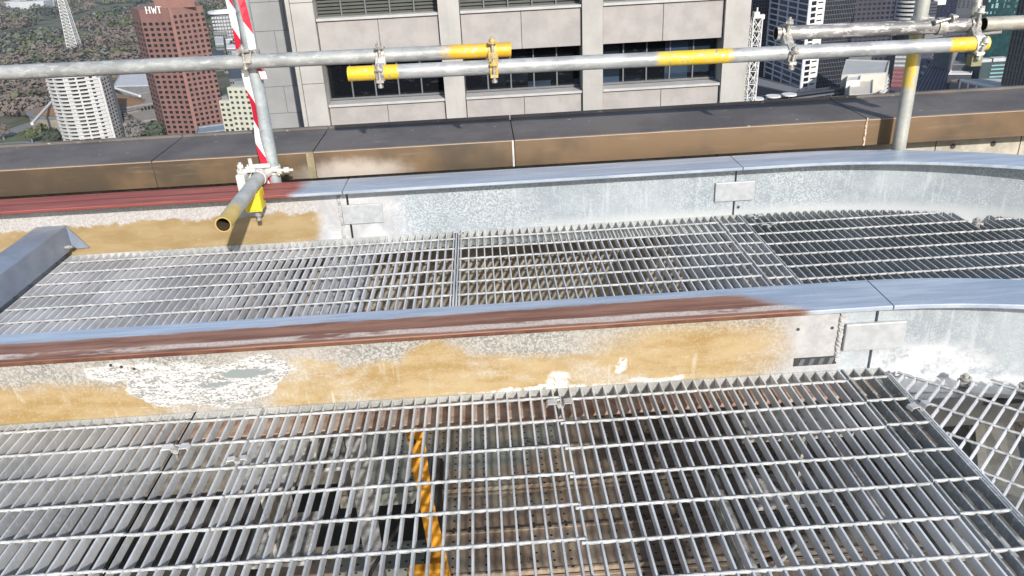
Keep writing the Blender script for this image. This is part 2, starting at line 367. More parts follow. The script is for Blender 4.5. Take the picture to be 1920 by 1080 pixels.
# girders (crane rail beams), swept along straight + arc
def path(which, s):
    """s = distance along rail from X=0"""
    yc, xs, rad = ((2.985, 1.2, 1.68) if which == 'far' else (1.773, .95, 1.5))
    if s <= xs: return Vector((s, yc, 0)), Vector((1, 0, 0))
    a = (s-xs)/rad; return Vector((xs+rad*math.sin(a), yc-rad*(1-math.cos(a)), 0)), Vector((math.cos(a), -math.sin(a), 0))
def sweep(mb, which, s0, s1, prof, mi=0, step=.03):
    n = max(1, int((s1-s0)/step)) if s1 > .9 else max(1, int((s1-s0)/.25)); k = len(prof); vs = []
    for i in range(n+1):
        p, t = path(which, s0+(s1-s0)*i/n); nn = Vector((-t.y, t.x, 0))
        vs += [p+nn*o+Vector((0, 0, z)) for o, z in prof]
    mb.add(vs, [(k*i+j, k*i+(j+1) % k, k*i+k+(j+1) % k, k*i+k+j) for i in range(n) for j in range(k)]+[tuple(range(k))[::-1], tuple(range(k*n, k*n+k))], mi)
def rect(o0, o1, z0, z1): return [(o0, z0), (o0, z1), (o1, z1), (o1, z0)]
def rrect(o0, o1, z0, z1, c=.002): return [(o0, z0+c), (o0, z1-c), (o0+c, z1), (o1-c, z1), (o1, z1-c), (o1, z0+c), (o1-c, z0), (o0+c, z0)]
def girder(which, s0, s1, label):
    t = thing('rail_girder', label, 'steel girder', (*path(which, (s0+s1)/2)[0][:2], -.046), 'crane rail girders of the roof track')
    hw = .084 if which == 'far' else .078
    b = MB(); sweep(b, which, s0, s1, rrect(-hw, hw, .208, .22)); b.build('top_flange', M['fl_far' if which == 'far' else 'fl_near'], t)
    b = MB(); sweep(b, which, s0+.002, s1-.002, rect(-.005, .005, -.034, .2085)); w = b.build('web', M['web_far' if which == 'far' else 'web_near'], t)
    b = MB(); sweep(b, which, s0+.002, s1-.002, rrect(-.082, .082, -.046, -.0335)); b.build('bottom_flange', M['white_ledge'] if s0 > .9 else M['galv_lo'] if which == 'far' else M['ledge'], t)
    return t, w
gf1, wf1 = girder('far', -3.2, -.562, 'far girder length at left, red oxide top flange over ochre web')
gf2, wf2 = girder('far', -.557, .985, 'straight galvanised middle length of the far girder, between its two joint plates')
gf3, wf3 = girder('far', .989, 3.6, 'curving galvanised length of the far girder, pale blue top, at right')
gn1, wn1 = girder('near', -2.6, .982, 'near girder length with rust red top flange and patchy ochre web')
gn2, wn2 = girder('near', .986, 3.3, 'curved galvanised length of the near girder beside the diagonal grating')
def splice(which, xc, parent, wside, z0=.06, z1=.14, hw=.08, th=.010):
    yc = 2.985 if which == 'far' else 1.773
    b = MB(); b.box((xc-hw, yc-.0055-th, z0), (xc+hw, yc-.0055, z1)); b.build('joint_plate', M['plate'], parent, .003)
splice('far', -.505, gf2, 0); splice('far', .985, gf3, 0); splice('near', .982, gn2, 0, th=.012)
def weldbead(parent, x, y, z0, z1):
    b = MB(); n = int((z1-z0)/.006)
    for i in range(n):
        b.tube((x+random.uniform(-.002, .002), y, z0+i*.006), (x+random.uniform(-.002, .002), y-.0035, z0+i*.006+.002), .0075, 8)
    b.build('weld_seam', M['weld'], parent)
weldbead(gf1, -.592, 2.98, .0, .2); weldbead(gn1, .893, 1.768, .03, .2)
# slot in the near web: dark recess with edge
b = MB(); b.box((.779, 1.7655, .019), (.893, 1.7678, .043)); b.build('slot', M['dark'], gn1)
b = MB()
for k in range(4): b.obox((.79+k*.026, 1.7638, .021), (.012, 0, .0), (0, .0015, 0), (.006, 0, .019))
b.build('slot_bar', mat('slot_bar_dark', (.11, .13, .15), .6), gn1)
for hx, hz in ((-.985, .155), (-.93, .14), (.78, .13), (.87, .128), (-.96, .148)): b = MB(); b.tube((hx, 1.7675, hz), (hx, 1.766, hz), .0042, 10); b.build('bolt_hole', M['dark'], gn1)
b = MB(); b.tube((1.006, 2.9795, .03), (1.006, 2.978, .03), .006, 12); b.build('bolt_hole', M['dark'], gf3)
# tie angle between girders at the left
t = thing('tie_beam', 'blue grey painted angle beam bolted between the two girders at left', 'steel beam', (-1.715, 2.4, .03))
b = MB(); b.box((-1.78, 1.86, .118), (-1.665, 2.978, .126)); b.box((-1.673, 1.86, .03), (-1.665, 2.978, .1178)); b.build('angle', M['tie'], t)
b = MB(); b.add([(-1.664, 2.977, .122), (-1.664, 2.977, .03), (-1.60, 2.977, .03), (-1.664, 2.969, .122), (-1.664, 2.969, .03), (-1.60, 2.969, .03)], [(0, 1, 2), (3, 5, 4), (0, 2, 5, 3), (0, 3, 4, 1), (1, 4, 5, 2)]); b.build('cleat', M['tie'], t)
b = MB(); b.tube((-1.668, 2.93, .052), (-1.648, 2.93, .052), .010, 6); b.tube((-1.650, 2.93, .052), (-1.64, 2.93, .052), .005, 10); b.build('bolt', M['bolt'], t)

# ---------------------------------------------------------------- gratings
def ylim(which, x, off):
    """Y of the web centreline of a girder at X, plus off"""
    yc, xs, rad = ((2.985, 1.2, 1.68) if which == 'far' else (1.773, .95, 1.5))
    if x <= xs: return yc+off
    rr = rad+off; dx = min(x-xs, rr*.999); return yc-rad+math.sqrt(rr*rr-dx*dx)
BT, BD = .0044, .0255
def grating(label, bars, rods, y0f, y1f, mb_, x0, x1, ends=True, notch=None, rodj=0):
    t = thing('walkway_grating', label, 'steel grating', ((x0+x1)/2, (y0f((x0+x1)/2)+y1f((x0+x1)/2))/2, -.031), 'walkway grating panels on the girder ledges')
    b = MB()
    for x in bars:
        a, c = y0f(x), y1f(x)
        if notch and notch[0] < x < notch[1]: c = min(c, notch[2]+.03*math.sin(x*40))
        j = random.uniform(-.0006, .0006)
        b.box((x-BT/2+j, a, -BD), (x+BT/2+j, c, 0))
    b.build('bearing_bars', mb_, t)
    for k, y in enumerate(rods):
        b = MB(); xs = [x for x in bars if y0f(x)+.004 < y < min(y1f(x), notch[2]+.02 if notch and notch[0] < x < notch[1] else 99)-.004]
        if not xs: continue
        seg = [xs[0], xs[0]]
        segs = []
        for x in xs[1:]:
            if x-seg[1] > .05: segs.append(tuple(seg)); seg = [x, x]
            seg[1] = x
        segs.append(tuple(seg))
        for s0, s1 in segs:
            e0 = x0-.002+rodj*random.random() if abs(s0-bars[0]) < .001 else s0-.008; e1 = x1+.002 if abs(s1-bars[-1]) < .001 else s1+.008
            b.twist((e0, y, -.0022), (e1, y, -.0022), .0048, phase=random.random()*3)
        b.build('cross_rod', M['rod'], t)
    return t, b
def rng(a, c, st): return [a+st*i for i in range(int(round((c-a)/st))+1)]
y0n = lambda x: .55; y1n = lambda x: ylim('near', x, -.008)
RN = [1.724-.1034*i for i in range(12)]
def endband(t, x0, x1, yf, m, d=-.0045):
    b = MB(); n = max(1, int((x1-x0)/.1))
    for i in range(n):
        xa, xb = x0+(x1-x0)*i/n, x0+(x1-x0)*(i+1)/n; ya, yb = yf(xa), yf(xb)
        b.add([(xa, ya, -.03), (xb, yb, -.03), (xb, yb, -.001), (xa, ya, -.001), (xa, ya+.004, -.03), (xb, yb+.004, -.03), (xb, yb+.004, -.001), (xa, ya+.004, -.001)],
              [(0, 1, 2, 3), (5, 4, 7, 6), (3, 2, 6, 7), (0, 4, 5, 1)])
    b.build('end_band', m, t)
t, _ = grating('near grating panel at the lower left corner, its bars showing broad pale sides', rng(-2.2135, -.8135, .03), [y+.004 for y in RN], y0n, y1n, M['grate'], -2.216, -.811); endband(t, -2.216, -.811, lambda x: 1.7625, M['galv_lo'])
t, _ = grating('narrow near grating strip between the lower left panel and the wide one', rng(-.804, -.634, .034), RN, y0n, y1n, M['grate'], -.806, -.632); endband(t, -.806, -.632, lambda x: 1.7625, M['galv_lo'])
t, _ = grating('wide near grating panel above the orange strap', rng(-.6163, .1337, .03)[0:], RN, y0n, y1n, M['grate'], -.6245, .150); endband(t, -.6245, .1337, lambda x: 1.7625, M['galv_lo'])
t, _ = grating('near grating panel over the brown perforated planks, right of the saddle clip', rng(.1508, .9008, .03), [y-.012 for y in RN], y0n, y1n, M['grate'], .143, .903); endband(t, .149, .903, lambda x: 1.7625, M['galv_lo'])
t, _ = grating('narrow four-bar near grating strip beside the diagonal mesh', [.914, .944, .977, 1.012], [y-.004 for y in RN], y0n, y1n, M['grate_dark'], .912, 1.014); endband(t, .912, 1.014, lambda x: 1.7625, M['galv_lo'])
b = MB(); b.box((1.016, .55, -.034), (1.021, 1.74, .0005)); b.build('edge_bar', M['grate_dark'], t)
RFAR = [2.9019-.1034*i for i in range(11)]
y0f = lambda x: ylim('near', x, .009); y1f = lambda x: ylim('far', x, -.008)
t, _ = grating('far grating panel at left running under the blue grey tie beam', rng(-3.0, -.15, .03), RFAR, y0f, y1f, M['grate_far'], -3.0, -.1465); endband(t, -3.0, -.1465, lambda x: 2.9745, M['galv_lo'])
t, _ = grating('far grating panel in the middle between the two girders', rng(-.1207, .8993, .03), RFAR, y0f, y1f, M['grate'], -.1235, .903); endband(t, -.1235, .903, lambda x: 2.9745, M['galv_lo'])
b = MB(); b.box((-.1425, 1.79, -.0255), (-.137, 2.97, .0)); b.box((-.1325, 1.79, -.0255), (-.1275, 2.97, .0)); b.build('edge_bar', M['grate'], t)
t, _ = grating('short narrow grating strip between the middle and curved far panels', [.915, .945, .975, 1.003], [y-.022 for y in RFAR], y0f, y1f, M['grate'], .913, 1.005); endband(t, .913, 1.005, lambda x: 2.9745, M['galv_lo'])
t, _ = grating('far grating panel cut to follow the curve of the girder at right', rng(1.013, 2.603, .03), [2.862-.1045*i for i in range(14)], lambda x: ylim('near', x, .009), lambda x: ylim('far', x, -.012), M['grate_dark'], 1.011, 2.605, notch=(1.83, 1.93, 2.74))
# diagonal mesh panel
t = thing('walkway_grating', 'diagonal grating panel whose bars run at forty five degrees, lower right', 'steel grating', (1.35, 1.3, -.031), 'walkway grating panels on the girder ledges')
u = Vector((.69, -.724, 0)); v = Vector((.724, .69, 0)); O = Vector((1.1295, 1.507, 0)); b = MB(); b2 = MB()
def inside(p): return p.x > 1.028 and p.x < 1.95 and p.y > .6 and p.y < ylim('near', p.x, -.03-.045*min(1, max(0, (p.x-1.06)/.1)))
def clip(o, d, L=1.6, st=.004):
    seg = None; out = []
    k = -L
    while k < L:
        p = o+d*k
        if inside(p): seg = [k, k] if seg is None else [seg[0], k]
        elif seg: out.append(seg); seg = None
        k += st
    if seg: out.append(seg)
    return [(o+d*a, o+d*c) for a, c in out if c-a > .012]
for i in range(-40, 45):
    for p, q in clip(O+u*(.0295*i), v): b.obox(p-u*.0015+Vector((0, 0, -.018)), u*.003, q-p, (0, 0, .018))
for i in range(-10, 11):
    for p, q in clip(O+v*(.1*i), u): b2 = MB(); b2.twist(p+Vector((0, 0, -.002)), q+Vector((0, 0, -.002)), .0042, phase=i); b2.build('cross_rod', M['rod'], t)
b.build('bearing_bars', M['grate_far'], t)
b = MB(); b.box((1.0245, .6, -.03), (1.0285, 1.735, -.001)); b.build('edge_bar', M['grate_far'], t)

def clip_saddle(x, y, label, m, ang=0, s=1.0):
    t = thing('grating_clip', label, 'grating clip', (x, y, 0), 'saddle clips bolting the gratings down')
    b = MB(); ca, sa = math.cos(ang), math.sin(ang)
    prof = [(-.034, .001), (-.03, .009), (-.012, .010), (-.008, .009), (-.004, -.002), (.004, -.003), (.009, -.002), (.013, .009), (.03, .010), (.034, .001)]
    vs = []
    for (a, z) in prof:
        for w in (-.011, .011):
            for dz in (0, .0028): vs.append((x+(a*ca-w*sa)*s, y+(a*sa+w*ca)*s, z*s+dz))
    fs = []
    for i in range(len(prof)-1):
        o = 4*i; fs += [(o+1, o+3, o+7, o+5), (o, o+4, o+6, o+2), (o, o+1, o+5, o+4), (o+2, o+6, o+7, o+3)]
    fs += [(0, 2, 3, 1), (4*len(prof)-4, 4*len(prof)-3, 4*len(prof)-1, 4*len(prof)-2)]
    b.add(vs, fs); b.build('saddle', m, t)
    b = MB(); b.tube((x, y, -.03), (x, y, .001), .003, 8); b.tube((x, y, .0005), (x, y, .005), .0065, 6); b.build('bolt', M['bolt'], t)
clip_saddle(.146, 1.685, 'galvanised saddle clip over the joint above the brown planks', M['plate'])
clip_saddle(1.018, 1.57, 'saddle clip joining the strip to the diagonal mesh', M['plate'], .25, .9)
clip_saddle(-.80, 1.60, 'dull grey saddle clip on the joint of the lower left panel', M['grate'])
clip_saddle(-.635, 1.54, 'small dull clip on the near grating right of the lower left panel', M['grate'], .1, .7)
clip_saddle(-.13, 2.955, 'small clip at the far grating joint against the galvanised web', M['grate'], 0, .7)
clip_saddle(1.06, 2.93, 'white sprayed clip at the start of the curved far panel', M['plate'], 0, .9)
clip_saddle(1.08, 2.83, 'second white sprayed clip on the curved far panel, nearer the camera', M['plate'], 0, .9)
for (bx, by, lb) in ((1.20, 1.685, 'round washer stack bolted on the white ledge over the mesh, left one'), (1.325, 1.635, 'round washer stack bolted on the white ledge, right one'), (1.86, 2.75, 'bolt stub in the notch of the curved far grating')):
    b = MB()
    for k in range(4): b.ring((bx+random.uniform(-.002, .002), by, -.026+k*.009), (random.uniform(-.15, .15), random.uniform(-.15, .15), 1), .009, .019-.0015*k, .005, n=18)
    b.tube((bx, by, -.03), (bx, by, .012), .007, 10); tag(b.build('ledge_bolt', M['clamp']), lb, 'bolt', 'bolts on the girder ledges')

# ---------------------------------------------------------------- beneath the gratings
def beam(x0, x1, y0, y1, z0, z1, label, m, name='cross_beam'):
    t = thing(name, label, 'steel beam', ((x0+x1)/2, (y0+y1)/2, z0), 'beams under the gratings')
    b = MB(); b.box((x0, y0, z1-.012), (x1, y1, z1)); b.build('top_flange', m, t)
    xc = (x0+x1)/2; b = MB(); b.box((xc-.006, y0, z0+.012), (xc+.006, y1, z1-.0125)); b.build('web', m, t)
    b = MB(); b.box((x0, y0, z0), (x1, y1, z0+.0115)); b.build('bottom_flange', m, t)
pale = mat('pale_mottled_steel', (.40, .40, .38), .7, 0, .5, 30, .2, .002, None, (.13, .12, .11))
beam(-.64, -.46, 1.87, 2.90, -.30, -.052, 'pale mottled cross beam under the far grating near the joint plate', pale)
beam(.70, .86, 1.87, 2.90, -.30, -.052, 'pale mottled cross beam under the far grating left of the short strip', pale)
beam(-.66, -.50, 1.50, 1.685, -.30, -.052, 'pale stub beam below the near grating at left', pale)
beam(.62, .86, 1.56, 1.685, -.28, -.052, 'pale stub beam below the near grating at right', pale)
beam(-1.9, -1.75, 1.87, 2.9, -.30, -.052, 'cross beam beneath the tie beam at left', pale)
beam(.60, .635, .6, 1.9, -.5, -.42, 'narrow pale rail running toward the camera under the right gratings', pale)
beam(.84, .865, .6, 1.75, -.2, -.14, 'thin pale rail just under the right double joint', pale)
# strips of dark side girders
b = MB(); b.box((-3, 3.27, -1.45), (3.6, 3.30, -.2)); pm = mat('striped_wall_render', (.27, .24, .20), .85, 0, .4, 16, .2, .003)
tag(b.build('lower_wall', pm), 'brown rendered wall low behind the far girder, seen through the grating', 'wall')
# planks
pg = 'perforated scaffold planks under the near gratings'
desc = ['brown plank far back beneath the near girder, in its shade', 'plank just below the ledge of the near girder', 'first fully visible brown perforated plank', 'second perforated plank from the girder, brown with rows of holes', 'third perforated plank from the girder, brown with dark mud', 'fourth perforated plank, greenish grey', 'fifth perforated plank, grey green near the bottom edge', 'perforated plank nearest the camera along the bottom edge']
PE = [2.96, 2.745, 2.53, 2.29, 2.08, 1.87, 1.66, 1.44, 1.22]
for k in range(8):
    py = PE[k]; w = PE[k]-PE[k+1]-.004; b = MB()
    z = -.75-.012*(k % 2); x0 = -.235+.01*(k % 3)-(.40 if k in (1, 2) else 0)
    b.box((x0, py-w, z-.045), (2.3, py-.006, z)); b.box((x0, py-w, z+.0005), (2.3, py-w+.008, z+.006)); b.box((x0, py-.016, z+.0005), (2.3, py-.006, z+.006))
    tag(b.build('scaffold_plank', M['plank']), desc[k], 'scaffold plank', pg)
for k, (y, z, lb) in enumerate(((2.13, -.82, 'grey perforated plank left of the orange strap, far one'), (1.89, -.86, 'grey perforated plank left of the orange strap, near one'))):
    b = MB(); b.box((-.86, y-.22, z-.045), (-.27, y, z)); b.box((-.86, y-.22, z+.0005), (-.27, y-.212, z+.006)); tag(b.build('scaffold_plank', M['plank']), lb, 'scaffold plank', pg)
# upstand plank under far end, posts, ledgers
b = MB(); b.box((-.47, 1.93, -.98), (-.41, 1.936, -.2)); b.box((-.47, 1.9365, -.98), (-.464, 1.98, -.2)); tag(b.build('angle_post', mat('dusty_post', (.27, .27, .27), .7, .1, .35, 30)), 'pale vertical steel angle post under the near grating, left of the strap', 'post')
b = MB(); b.tube((-.255, .7, -.70), (-.255, 2.4, -.70), .024, 20); tag(b.build('ledger_tube', M['dark']), 'dark scaffold tube along the left edge of the brown planks', 'scaffold tube')
b = MB(); b.tube((-1.2, 1.76, -.66), (-.2, 1.76, -.66), .024, 20); tag(b.build('ledger_tube', mat('dull_tube', (.14, .15, .14), .6, .1)), 'dull horizontal tube crossing behind the pale angle post below', 'scaffold tube')
b = MB(); b.box((-.9, 1.3, -.44), (-.6, 1.345, -.40)); b.box((-1.5, 1.25, -.62), (-.75, 1.45, -.58)); tag(b.build('support_bracket', M['grey']), 'grey bracket plate deep under the lower left grating', 'bracket')
# orange strap
t = thing('lifting_strap', 'orange webbing strap hanging below the near grating', 'strap', (-.25, 1.8, -.6))
b = MB(); vs = []; n = 60
for i in range(n+1):
    f = i/n; z = -.05-.72*f; x = -.243-.006*math.sin(f*5)+.03*f; y = 1.80-.02*f; w = .023+.002*math.sin(f*9+1); g = .08*math.sin(f*3.5+.6)
    dx, dy = math.cos(g)*w, math.sin(g)*w; nx, ny = -math.sin(g)*.0022, math.cos(g)*.0022
    vs += [(x-dx-nx, y-dy-ny, z), (x+dx-nx, y+dy-ny, z), (x+dx+nx, y+dy+ny, z), (x-dx+nx, y-dy+ny, z)]
b.add(vs, [(4*i+j, 4*i+(j+1) % 4, 4*i+4+(j+1) % 4, 4*i+4+j) for i in range(n) for j in range(4)]+[(0, 1, 2, 3), (4*n+3, 4*n+2, 4*n+1, 4*n)], 0, True)
b.build('webbing', M['orange'], t)
b = MB(); b.tube((-.255, 1.797, -.16), (-.25, 1.79, -.16), .009, 12); b.build('eyelet', M['inside'], t)
b = MB(); b.box((-.30, 1.70, -.60), (-.185, 1.735, -.545)); b.build('sleeve', M['orange'], t, .006)
b = MB(); b.box((-.19, 1.20, -.745), (-.10, 1.80, -.7385)); tag(b.build('orange_sheet', M['orange']), 'strip of orange sheet lying on the planks beside the strap', 'sheet')
b = MB(); b.tube((-1.19, 1.48, -.45), (-1.14, 1.28, -.47), .018, 12); b.tube((-1.14, 1.28, -.47), (-1.16, 1.2, -.5), .018, 12); tag(b.build('orange_hose', M['orange']), 'bit of orange hose glimpsed under the lower left grating', 'hose')
for i, (x0, y0, x1, y1, z, r_, lb) in enumerate(((-.62, 1.3, -.28, 2.2, -.62, .007, 'black cable sagging under the near grating left of the strap'), (.05, 1.25, .9, 1.9, -.735, .006, 'grey cable lying across the brown planks'), (-1.3, 1.1, -.7, 1.6, -.55, .008, 'black cable under the lower left grating'))):
    b = MB(); n = 14; pv = None
    for k in range(n+1):
        f = k/n; p = Vector((x0+(x1-x0)*f+.03*math.sin(f*7+i), y0+(y1-y0)*f+.03*math.cos(f*5), z-(.05*math.sin(math.pi*f) if i != 1 else 0)))
        if pv is not None: b.tube(pv, p, r_, 8, None, 0, None, False)
        pv = p
    tag(b.build('loose_cable', M['dark'] if i != 1 else M['grey']), lb, 'cable', 'cables under the near gratings')
# pedestal under diagonal mesh
t = thing('steel_pedestal', 'tapered pale steel pedestal seen through the diagonal mesh', 'pedestal', (1.45, 1.6, -.9))
b = MB(); A_, B_, C_, D_ = og(1826, 762, -.13), og(1892, 756, -.13), og(1930, 940, -.46), og(1836, 905, -.46); e_ = Vector((.01, .02, 0))
b.add([A_, B_, C_, D_, A_+e_, B_+e_, C_+e_, D_+e_], [(3, 2, 1, 0), (4, 5, 6, 7), (0, 1, 5, 4), (1, 2, 6, 5), (2, 3, 7, 6), (3, 0, 4, 7)]); b.build('face_plate', M['white_ledge'], t)
b = MB(); b.obox(A_+Vector((-.006, .02, -.002)), D_-A_, (0, .16, 0), (.004, 0, 0)); b.obox(A_+Vector((-.03, 0, .004)), Vector((B_.x-A_.x+.07, 0, 0)), (0, .14, 0), (0, 0, .012)); b.box((D_.x-.06, D_.y-.02, -.75), (D_.x+.30, D_.y+.2, D_.z-.012)); b.build('base', M['grey'], t)
b = MB(); b.box((1.05, 1.655, -.075), (1.24, 1.68, -.035)); b.box((1.03, 1.70, -.16), (1.75, 1.72, -.10)); tag(b.build('bracket_plate', M['plate']), 'pale bracket plate just under the top of the diagonal mesh', 'bracket')

# ---------------------------------------------------------------- parapet
CZ0, CZ1, CY0, CY1 = .192, .305, 3.2, 3.585
xs = [-4.2, -1.372, -.712, .118, 1.602, 4.2]
lab = ['leftmost brown metal coping length on the parapet', 'short coping length behind the striped tape pole', 'coping length with pale overspray on its front face', 'long coping length in front of the grey office tower', 'rightmost coping length behind the plain upright pole']
for i in range(5):
    a, c = xs[i]+.002, xs[i+1]-.002
    t = thing('parapet_coping', lab[i], 'coping', ((a+c)/2, 3.39, CZ0), 'metal coping lengths along the parapet')
    b = MB(); b.add([(a, CY0, CZ0), (c, CY0, CZ0), (c, CY0-.001, CZ1-.003), (a, CY0-.001, CZ1-.003), (a, CY0+.06, CZ0), (c, CY0+.06, CZ0)], [(0, 1, 2, 3), (0, 4, 5, 1)]); b.build('front_face', M['copface'], t)
    b = MB(); b.add([(a, CY0-.001, CZ1-.003), (c, CY0-.001, CZ1-.003), (c, CY0+.003, CZ1), (a, CY0+.003, CZ1), (c, CY1, CZ1+.002), (a, CY1, CZ1+.002)], [(0, 1, 2, 3), (3, 2, 4, 5)])
    b.box((a, CY1, CZ1-.11), (c, CY1+.02, CZ1+.012)); b.build('top_face', M['coptop'], t)
    b = MB()
    if i < 4:
        b.box((c-.0015, CY0+.003, CZ0), (c+.0035, CY1, CZ1-.006)); b.build('joint_seal', M['dark'], t)
b = MB(); b.box((-.742, CY0-.004, CZ0), (-.712, CY0-.0012, CZ1-.002)); tag(b.build('joint_strap', mat('olive_strap', (.24, .20, .12), .6)), 'olive joint strap on the coping face near the red flange', 'joint strap', 'joint straps on the coping')
b = MB(); b.box((.108, CY0-.004, CZ0), (.116, CY0-.0012, CZ1-.002)); tag(b.build('joint_strap', mat('white_sealant', (.5, .48, .45), .6)), 'thin pale sealant strip on the coping face in the middle', 'joint strap', 'joint straps on the coping')
b = MB()
z = CZ0
while z < CZ1: b.box((1.594+random.uniform(-.003, .003), CY0-.0045, z), (1.601, CY0-.0012, z+.007)); z += .008
tag(b.build('joint_strap', mat('crumbly_sealant', (.55, .42, .33), .8, 0, .5, 80)), 'crumbling pale sealant in the coping joint beside the plain pole', 'joint strap', 'joint straps on the coping')
t = thing('parapet_wall', 'beige concrete parapet wall under the brown coping', 'wall', (0, 3.4, -1.45))
for x0, x1 in ((-4, -2.2), (-2.195, -.6), (-.595, 1.0), (1.005, 1.97), (1.975, 2.35), (2.355, 3.0), (3.005, 4.2)):
    b = MB(); b.box((x0, 3.3, -.2), (x1, 3.58, CZ0+.05)); b.build('wall_panel', M['conc'], t)
for x in (2.05, 2.23, 2.5): b = MB(); b.tube((x, 3.3, .135), (x, 3.298, .135), .012, 14); b.build('tie_hole', M['dark'], t)

# ---------------------------------------------------------------- scaffold tubes
TR = .0268
def tube(label, p0, p1, m, r=TR, nm='scaffold_tube', grp='scaffold tubes of the guard rail'):
    b = MB(); b.tube(p0, p1, r, 28, r-.004, mic=1); return tag(b.build(nm, [m, M['inside']]), label, 'scaffold tube', grp)
tube('long upper guard rail at left with orange painted right end', (-3.4, 3.06, .722), (.117, 3.06, .686), tube_mat('rail_left_zinc', (.36, .37, .36), (.25, .26, .26), (.66, .37, .02), band(0, (-.125, .3), soft=.03, k=.12)))
tube('lower guard rail in the middle with yellow painted ends', (-.49, 2.98, .643), (1.905, 2.98, .623), tube_mat('rail_low_zinc', (.37, .38, .38), (.26, .27, .28), (.66, .43, .02), lambda b, x, y, z, nz: b.ma('MAXIMUM', band(0, (-.6, -.305), (1.755, 2.2), k=.03)(b, x, y, z, nz), b.ma('MULTIPLY', band(0, (.66, .93), soft=.02, k=.06)(b, x, y, z, nz), b.ss(b.noise(60, 4, .75), .34, .44)))))
tube('rough mottled upper guard rail at right, grey with mortar splashes', (1.125, 3.06, .690), (1.905, 3.06, .681), tube_mat('rail_right_rough', (.27, .26, .255), (.15, .145, .14), scale=44, amt=1.0, rust=.25))
tube('brownish grey rail leaving the frame at upper right', (1.93, 3.062, .681), (3.2, 3.062, .668), tube_mat('rail_end_brown', (.38, .36, .30), (.27, .25, .205), amt=.3, rust=.3))
tube('upright scaffold pole at left wrapped with red and white tape', (-.866, 3.118, -.6), (-.866, 3.118, 2.0), tube_mat('pole_left_zinc', (.40, .44, .45), (.29, .33, .35), amt=.3), grp='upright scaffold poles')
tube('plain upright scaffold pole at right with a worn yellow patch', (1.708, 3.118, -.6), (1.708, 3.118, 2.0), tube_mat('pole_right_zinc', (.42, .42, .38), (.34, .34, .31), (.52, .36, .05), lambda b, x, y, z, nz: b.ma('MULTIPLY', b.ma('MULTIPLY', b.ss(b.ma('ADD', z, b.ma('MULTIPLY', nz, .06)), .43, .46), b.ss(b.ma('ADD', z, b.ma('MULTIPLY', nz, .06)), .66, .62)), b.ss(b.ma('ADD', x, b.ma('MULTIPLY', nz, .06)), 1.722, 1.705)), amt=.25), grp='upright scaffold poles')
tube('short open-ended tube with yellow tip pointing at the camera over the red flange', (-.890, 2.50, .256), (-.900, 3.09, .258), tube_mat('tube_short', (.44, .45, .43), (.32, .34, .33), (.50, .36, .10), band(1, (2.4, 2.64), soft=.04, k=.2), amt=.5), grp='short scaffold tubes')
# thin strut behind
b = MB(); b.tube((1.72, 3.16, .615), (1.98, 3.02, .655), .006, 10); tag(b.build('tie_wire', M['bolt']), 'thin twisted wire between the pole and the rail clamp at right', 'wire')

def nut(b, c, d, r=.0125, h=.012): c = Vector(c); d = Vector(d).normalized(); b.tube(c-d*h/2, c+d*h/2, r, 6)
def halfclamp(t, c, ax, boltc, bd, m, L=.085, mb2=None):
    """band round a tube (axis ax) with its swing bolt of direction bd at boltc"""
    c = Vector(c); ax = Vector(ax).normalized(); boltc = Vector(boltc); bd = Vector(bd).normalized()
    b = MB(); b.ring(c, ax, TR+.0004, TR+.0056, .032, n=24)
    ref = (boltc-c); ref = (ref-ax*ref.dot(ax)).normalized()
    # ears
    e = c+ref*(TR+.006); s = bd.cross(ax).normalized() if abs(bd.dot(ax)) < .9 else ref
    for sg in (-1, 1):
        q = c+ref*(TR+.004)+bd*(sg*.02); b.obox(q-ax*.014-ref*.012-bd*.005, ax*.028, ref*.026, bd*.010)
    b.build('band', m, t, .0012)
    b = MB(); b.tube(boltc-bd*(L*.5), boltc+bd*(L*.5), .0055, 12); bo = b.build('bolt', M['bolt'], t)
    b = MB(); nut(b, boltc+bd*(L*.5-.014), bd); b.tube(boltc+bd*(L*.5-.024), boltc+bd*(L*.5-.021), .017, 16); b.build('nut', mb2 or m, bo)
    b = MB(); nut(b, boltc-bd*(L*.5-.004), bd, .011, .01); b.build('bolt_head', M['bolt'], bo)
def coupler(label, c1, a1, c2, a2, m, b1, d1, b2_, d2, m2=None, cap=None):
    c1 = Vector(c1); c2 = Vector(c2); mid = (c1+c2)/2; t = thing('tube_coupler', label, 'scaffold coupler', mid, 'couplers joining the scaffold tubes')
    halfclamp(t, c1, a1, c1+Vector(b1), d1, m, mb2=m2); halfclamp(t, c2, a2, c2+Vector(b2_), d2, m2 or m)
    d = (c2-c1).normalized(); L = (c2-c1).length-2*TR-.008
    s = d.cross(Vector(a1)).normalized(); w = Vector(a1).normalized()
    b = MB(); k = max(L, .012)+.02; b.obox(mid-d*k/2-s*.016-w*.018, d*k, s*.032, w*.036)
    b.tube(mid-d*k*.4, mid+d*k*.4, .02, 16); b.build('body', cap or m, t, .003)
XA = (1, 0, 0)
coupler('grey coupler with pale cap tying both rails left of the yellow end', (-.372, 3.06, .691), XA, (-.372, 2.98, .6425), XA, M['clamp'], (0, -.040, .012), (.0, .0, 1), (0, -.036, -.006), (0, 0, 1), M['clamp'], M['clampw'])
coupler('yellow coupler tying both rails at the orange end', (.047, 3.06, .687), XA, (.047, 2.98, .638), XA, M['clampy'], (0, -.040, .012), (.0, .0, 1), (0, -.036, -.006), (0, 0, 1), M['clampy'], M['clampy'])
coupler('grey coupler at the rough end of the mottled right rail', (1.158, 3.06, .6895), XA, (1.158, 2.98, .629), XA, M['clamp'], (0, -.036, .02), (.1, 0, 1), (0, -.036, -.012), (.1, 0, 1), M['clamp'])
